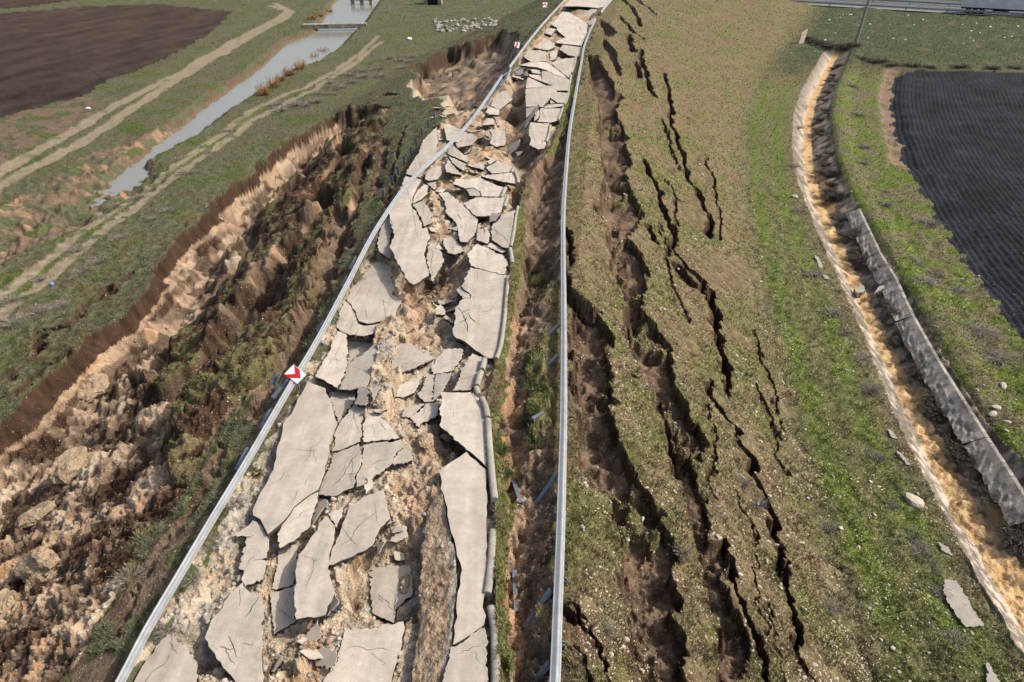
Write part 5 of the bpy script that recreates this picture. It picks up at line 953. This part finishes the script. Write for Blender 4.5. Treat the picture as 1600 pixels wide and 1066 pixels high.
# boulders and lumps of subsoil
for (u, v, s, lab) in [(72,890,.85,'large tan earth lump in the left scar with a crack round its foot'),(115,735,.9,'broad tan earth lump in the middle of the left scar'),(145,612,.9,'pale earth lump below the head of the left scar'),(60,810,.7,'tall tan earth lump beside a dark hollow'),(8,960,.85,'yellowish earth lump cut by the left edge of the photo'),
    (482,1010,.22,'upright tan boulder in the rubble at the bottom of the road'),(466,1040,.2,'tan block beside the upright boulder'),(605,575,.22,'orange brown boulder on the gravel ridge'),(603,592,.18,'grey brown boulder under the orange brown one'),(665,690,.3,'tan boulder in the middle of the rubble'),(700,685,.25,'pale boulder left of the big pale slab'),(680,320,.3,'round brown boulder left of the tongue shaped slab'),(735,270,.22,'tan boulder in the rubble below the wedge shaped slab'),(640,600,.16,'small grey boulder below the gravel ridge'),(572,715,.12,'grey stone in the gap under the wide five sided slab'),(632,920,.35,'dark clod of earth on the sunken slab')]:
    q = G([u], [v], zt)[0]; put('earth_lump' if s > .36 or 'clod' in lab else 'boulder', CLD[int(u) % 5], q, s, lab, 'earth lump' if s > .36 or 'clod' in lab else 'boulder', sink=.35)
for i in range(70):
    u = 678+98*RNG.random(); v = 31+18*RNG.random()*(1 if u < 760 else .6)+(RNG.random()-.5)*4; q = G([u], [v], zt)[0]; put('rock', GRK[RNG.integers(4)], q, float(RNG.uniform(.25, .7)), 'one of the grey rocks of the pile in the far grass left of the road', 'rock', 'pile of grey rocks in the far grass')
for i in range(36):
    u = 1285+310*RNG.random(); v = 22+52*RNG.random()**1.3; q = G([u], [v], zt)[0]
    put('litter_scrap', RK[RNG.integers(6)], q, float(RNG.uniform(.12, .32)), 'one of the white scraps of litter in the grass below the highway', 'litter', 'white litter below the highway').data.materials
LIT = rock_mesh('bag_mesh', 300, M['bag'], sub=2)
for o in bpy.data.objects:
    if o.name.startswith('litter_scrap'): o.data = LIT
BB = rock_mesh('bag_mesh', 301, M['bluebag'])
for (u, v, s, me, lab) in [(82,445,.2,BB,'crumpled blue bag beside the left dirt track'),(138,171,.32,LIT,'white and blue plastic bag lying beside the upper dirt track'),(505,537,.09,BB,'blue bottle in the grass left of the guardrail'),(1060,421,.12,LIT,'pale scrap in a crack of the right slope'),(640,62,.5,LIT,'white sheet lying in the far grass right of the canal')]:
    q = G([u], [v], zt)[0]; put('plastic_bag', me, q, s, lab, 'litter', sink=.1)
ico_v = None
def scatter(name, idx, sizes, cols, kind='stuff', flat=.7):
    bm = bmesh.new(); bmesh.ops.create_icosphere(bm, subdivisions=1, radius=1); bv = np.array([v.co[:] for v in bm.verts], np.float32); bf = np.array([[v.index for v in f.verts] for f in bm.faces], np.int32); bm.free()
    n = len(idx); m = len(bv); jit = 1+RNG.uniform(-.28, .28, (n, m, 1)).astype(np.float32)
    V = bv[None]*jit*np.stack([RNG.uniform(.7, 1.3, n), RNG.uniform(.6, 1.1, n), RNG.uniform(.4, .9, n)*flat/.7], -1)[:, None, :].astype(np.float32)
    a = RNG.uniform(0, 6.28, n); ca, sa = np.cos(a)[:, None], np.sin(a)[:, None]; x = V[..., 0]*ca-V[..., 1]*sa; y = V[..., 0]*sa+V[..., 1]*ca
    V = np.stack([x, y, V[..., 2]], -1)*sizes[:, None, None]+np.stack([X[idx], Y[idx], Z[idx]+sizes*.15], -1)[:, None, :]
    F = (bf[None]+(np.arange(n)*m)[:, None, None]).reshape(-1, 3); cc = np.repeat(cols[:, None, :], m, 1).reshape(-1, 3)
    o = link_mesh(name, np_mesh(name, V.reshape(-1, 3), F, cc, smooth=False), M['rubble']); o['kind'] = kind; return o
soilv = vis[(gb[vis] < .3) & (REG[vis] != 4) & (REG[vis] != 5) & (trackm[vis] < .2) & (Y[vis] < 75)]
wt = np.clip(soil_t[soilv]-.2, .06, .75)*np.where(ridgem[soilv], .12, 1)*np.where(REG[soilv] == 1, 2.2, 1); wt /= wt.sum(); idx = RNG.choice(soilv, 15000, replace=False, p=wt)
sz = (.007+.055*RNG.random(len(idx))**7+.012*RNG.random(len(idx)))*(1+Y[idx]/45); cc = col[idx]*RNG.uniform(.75, 1.35, (len(idx), 1)); grey_ = RNG.random(len(idx)) < .35; cc[grey_] = cc[grey_].mean(1, keepdims=True)*np.array([[1.1, 1.03, .92]])
scatter('rubble', idx, sz.astype(np.float32), np.clip(cc, .02, .5).astype(np.float32))
idx = RNG.choice(cand, 8000, replace=False, p=wgt); sz = (.010+.020*RNG.random(len(idx))**2)*(1+Y[idx]/40); tt = RNG.uniform(.75, 1.25, (len(idx), 1))*np.array([[.40, .35, .27]]); scatter('gravel', idx, sz.astype(np.float32), np.clip(tt, 0, .6).astype(np.float32))
# ------------------------------------------------------------------ grass and shrubs
gv = vis[gmask[vis] & (Y[vis] < 200) & (dirtp[vis]+.35*RNG.random(len(vis)) < .55)]; n = 105000; idx = RNG.choice(gv, n, replace=False)
jx = RNG.uniform(-.5, .5, n)*SP[idx]; jy = RNG.uniform(-.5, .5, n)*SP[idx]; px_, py_ = X[idx]+jx, Y[idx]+jy; pz2 = Z[idx]
nb_ = 5; hh = (.025+.055*RNG.random((n, nb_))**1.5)*(1+Y[idx]/75)[:, None]*np.clip(.8+.6*clump[idx], .4, 1.6)[:, None]; ww = hh*.10+.003*(1+Y[idx]/14)[:, None]; an = RNG.uniform(0, 6.28, (n, nb_)); le = RNG.uniform(.3, 1.1, (n, nb_))*hh
bx_ = px_[:, None]+np.cos(an)*hh*.35; by_ = py_[:, None]+np.sin(an)*hh*.35
a0 = np.stack([bx_-np.sin(an)*ww, by_+np.cos(an)*ww, np.repeat((pz2-.02)[:, None], nb_, 1)], -1); a1 = np.stack([bx_+np.sin(an)*ww, by_-np.cos(an)*ww, np.repeat((pz2-.02)[:, None], nb_, 1)], -1); a2 = np.stack([bx_+np.cos(an)*le, by_+np.sin(an)*le, pz2[:, None]+hh], -1)
V = np.stack([a0, a1, a2], 2).reshape(-1, 3); F = np.arange(len(V)).reshape(-1, 3)
gcl = col[idx]*RNG.uniform(.95, 1.5, (n, 1)); st_m = RNG.random(n) < np.where(X[idx] > cr[idx], .12, .07); gcl[st_m] = np.array([.15, .128, .075])*RNG.uniform(.8, 1.5, (st_m.sum(), 1))
o = link_mesh('grass', np_mesh('grass', V, F, np.clip(np.repeat(gcl, nb_*3, 0), .005, .4).astype(np.float32), smooth=False), M['blade']); o['kind'] = 'stuff'
def shrub_mesh(seed, colr, n=170, wd=.012, up=.75, leafy=0):
    rr = random.Random(seed); V = []; F = []; cols = []
    def tri(a, b, w_, c_):
        t = (b-a); s = t.cross(Vector((rr.uniform(-1, 1), rr.uniform(-1, 1), rr.uniform(-1, 1)))); s = s.normalized()*w_ if s.length > 1e-6 else Vector((w_, 0, 0)); k = len(V); V.extend([a-s, a+s, b]); F.append((k, k+1, k+2)); cols.extend([c_]*3)
    for i in range(n):
        az = rr.uniform(0, 6.283); el = rr.uniform(.15, 1.35); L = rr.uniform(.55, 1.05); d = Vector((math.cos(az)*math.cos(el), math.sin(az)*math.cos(el), math.sin(el)*up)); b0 = Vector((math.cos(az)*rr.uniform(0, .35), math.sin(az)*rr.uniform(0, .35), -.05))
        q = rr.uniform(.65, 1.35); c_ = [x*q for x in colr]; e = b0+d*L; tri(b0, e, wd*1.5, c_)
        for _ in range(3):
            m_ = b0+d*L*rr.uniform(.3, .95); tri(m_, m_+(d+Vector((rr.uniform(-.8, .8), rr.uniform(-.8, .8), rr.uniform(-.2, .7)))).normalized()*L*rr.uniform(.18, .4), wd, c_)
    me = np_mesh('shrub', np.array([v[:] for v in V], np.float32), np.array(F), np.array(cols, np.float32), smooth=False); me.materials.append(M['twig']); return me
SG = [shrub_mesh(s, (.20, .175, .145)) for s in range(3)]; SD = [shrub_mesh(10+s, (.10, .083, .066), 200, .016) for s in range(3)]; SR = [shrub_mesh(20+s, (.26, .155, .07), 170, .014, 1.25) for s in range(2)]; SGr = [shrub_mesh(30+s, (.07, .085, .03), 240, .02) for s in range(2)]
def shrub(me, u, v, s, lab, group=None, h=.7, z=None):
    q = G([u], [v], zt)[0]; q[2] += .18 if me in SD and v > 110 else 0; o = bpy.data.objects.new('shrub', me); C.objects.link(o); o.location = q; o.scale = (s, s*RNG.uniform(.8, 1.2), s*h*RNG.uniform(.8, 1.2)); o.rotation_euler.z = RNG.uniform(0, 6.28); tag(o, lab, 'shrub', group)
for (u, v, s, lab) in [(1160,757,.42,'pale leafless shrub beside the long crack of the right slope'),(1186,788,.38,'pale leafless shrub just below another beside the long crack'),(1067,862,.35,'small grey shrub between the two big trenches'),(945,985,.35,'grey shrub near the bottom left of the big trench'),(1296,826,.35,'thin grey shrub in the long green strip'),(1293,950,.45,'silvery dead shrub by the lower end of the long crack'),(766,808,.38,'dead brown shrub hanging over the gutter'),(204,903,.45,'pale dead shrub at the edge of the left scar'),(1372,718,.5,'grey shrub over the concrete slivers left of the ditch'),(1360,610,.6,'brown shrub left of the ditch halfway down'),(1392,790,.35,'low dry shrub left of the biggest pale stone')]:
    shrub(SG[int(u) % 3], u, v, s, lab)
for (u, v, s) in [(1425,838,.5),(1438,862,.55),(1455,890,.4),(1470,925,.5),(1490,1000,.5),(1345,560,.6),(1300,490,.7),(1270,430,.7),(1250,330,.8),(1240,260,.9),(1246,200,.9),(1320,520,.6)]: shrub(SG[int(u) % 3], u, v, s, 'one of the dry grey shrubs lining the left edge of the ditch', 'dry shrubs left of the ditch', .5)
for k in range(84):
    f = RNG.random(); yy = np.interp(f, [0, .4, 1], [100, 330, 860]); j = int(np.argmin(np.abs(np.array([p[1] for p in DC])-yy))); xx = np.interp(yy, [p[1] for p in DC], [p[0] for p in DC]); sc_ = 20+yy*.055
    shrub(SD[k % 3], xx+(12+.055*yy)*RNG.uniform(.45, 1.25), yy, float(RNG.uniform(.5, .9)), 'one of the dark bare shrubs crowding the right bank of the ditch', 'dark shrubs on the right bank of the ditch', .7)
for (u, v) in [(1262,60),(1272,64),(1282,68),(1292,70),(1302,72),(1312,75),(1322,74),(1332,71),(1345,92),(1362,98),(1375,97),(1395,103),(1425,104),(1452,106),(1500,106),(1550,108),(1585,107)]: shrub(SD[int(u) % 3], u, v, 1.5, 'one of the dark shrubs in the gully at the head of the ditch' if u < 1340 else 'one of the dark shrubs along the far border of the black field', 'dark shrubs at the head of the ditch' if u < 1340 else 'dark shrubs along the far border of the black field', .5)
for (u, v) in [(1450,350),(1445,440),(1463,432),(1500,455),(1520,515),(1545,520),(1560,560),(1430,410),(1380,320),(1340,180),(1350,230),(1330,135),(1345,255)]: shrub(SG[int(u) % 3], u, v, float(RNG.uniform(.7, 1.1)), 'one of the brownish shrubs in the green grass between ditch and black field', 'brownish shrubs between ditch and black field', .45)
for k in range(26): f = k/25; shrub(SG[k % 3], 440+f*200+RNG.uniform(-12, 12), 172-f*84+RNG.uniform(-9, 9), float(RNG.uniform(.8, 1.4)), 'one of the purplish bare shrubs in the belt right of the canal track', 'belt of bare shrubs right of the canal track', .6)
for (u, v) in [(240,342),(262,330),(185,372),(155,408),(128,424),(218,308),(62,488),(20,505),(95,478),(290,270),(330,240),(118,392),(60,438),(15,470),(180,322),(275,250),(355,205)]: shrub(SG[int(u) % 3], u, v, float(RNG.uniform(.6, 1.0)), 'one of the grey brown shrubs beside the lower dirt track', 'shrubs beside the lower dirt track', .5)
for (u, v) in [(438,126),(470,108),(452,118),(412,148),(428,136),(492,93),(505,84),(515,20),(500,26),(488,30)]: shrub(SR[int(u) % 2], u, v, float(RNG.uniform(.9, 1.4)), 'one of the orange reed clumps on the canal bank', 'orange reeds on the canal bank', .9)
for (u, v, s) in [(300,905,.3),(330,850,.35),(372,790,.3),(262,985,.3),(420,700,.35),(430,660,.35),(470,600,.35),(485,560,.35),(525,505,.4),(560,440,.45),(575,400,.4),(590,380,.4),(610,340,.4),(250,1010,.25),(398,740,.3)]: shrub((SG+SGr)[int(u) % 5], u, v, s, 'one of the weedy tufts along the foot of the left guardrail', 'weedy tufts along the left guardrail', .6)
for (u, v, s) in [(824,660,.35),(834,690,.35),(838,640,.3),(830,605,.3),(786,700,.3),(790,740,.3),(845,440,.45),(835,425,.4)]: shrub(SGr[int(u) % 2], u, v, s, 'one of the green tufts in the torn strip left of the long guardrail', 'green tufts in the torn strip', .6)
# loose asphalt chips in the rubble
k = 0
for (u0, v0, ru, rv, n_) in [(395,850,14,22,5),(520,1040,25,18,5),(615,850,12,30,4),(590,640,14,20,4),(720,195,55,28,26),(735,250,45,30,14),(665,310,25,30,6),(690,400,25,40,8),(690,470,18,20,6),(650,580,20,20,5),(800,120,18,10,6),(480,1000,20,25,5),(560,760,30,12,5),(700,620,20,30,4)]:
    for _ in range(n_):
        u, v = u0+ru*RNG.uniform(-1, 1), v0+rv*RNG.uniform(-1, 1); q = G([u], [v], zt)[0]
        if any(inside(np.array([q[0]]), np.array([q[1]]), w3)[0] for w3, _, _ in SLABS): continue
        s = float(RNG.uniform(.12, .38))*(1+q[1]/90); m_ = RNG.integers(4, 7); an = np.sort(RNG.uniform(0, 6.28, m_)); gx, gy = RNG.uniform(-.5, .5, 2)
        w3 = np.stack([q[0]+np.cos(an)*s, q[1]+np.sin(an)*s*.8, 0*an], -1); w3[:, 2] = q[2]+.16+gx*(w3[:, 0]-q[0])+gy*(w3[:, 1]-q[1]); k += 1
        o = build_slab(500+k, w3, (np.array([q[0], q[1], q[2]+.16]), gx, gy), 'small loose chip of asphalt lying in the rubble between the big slabs', .09, 'asphalt_chip'); o['group'] = 'small asphalt chips in the rubble'; o['category'] = 'asphalt chip'; o['kind'] = 'thing'
for o in slab_obj: o['kind'] = 'thing'
print('all', round(time.time()-T0, 1), len(bpy.data.objects))
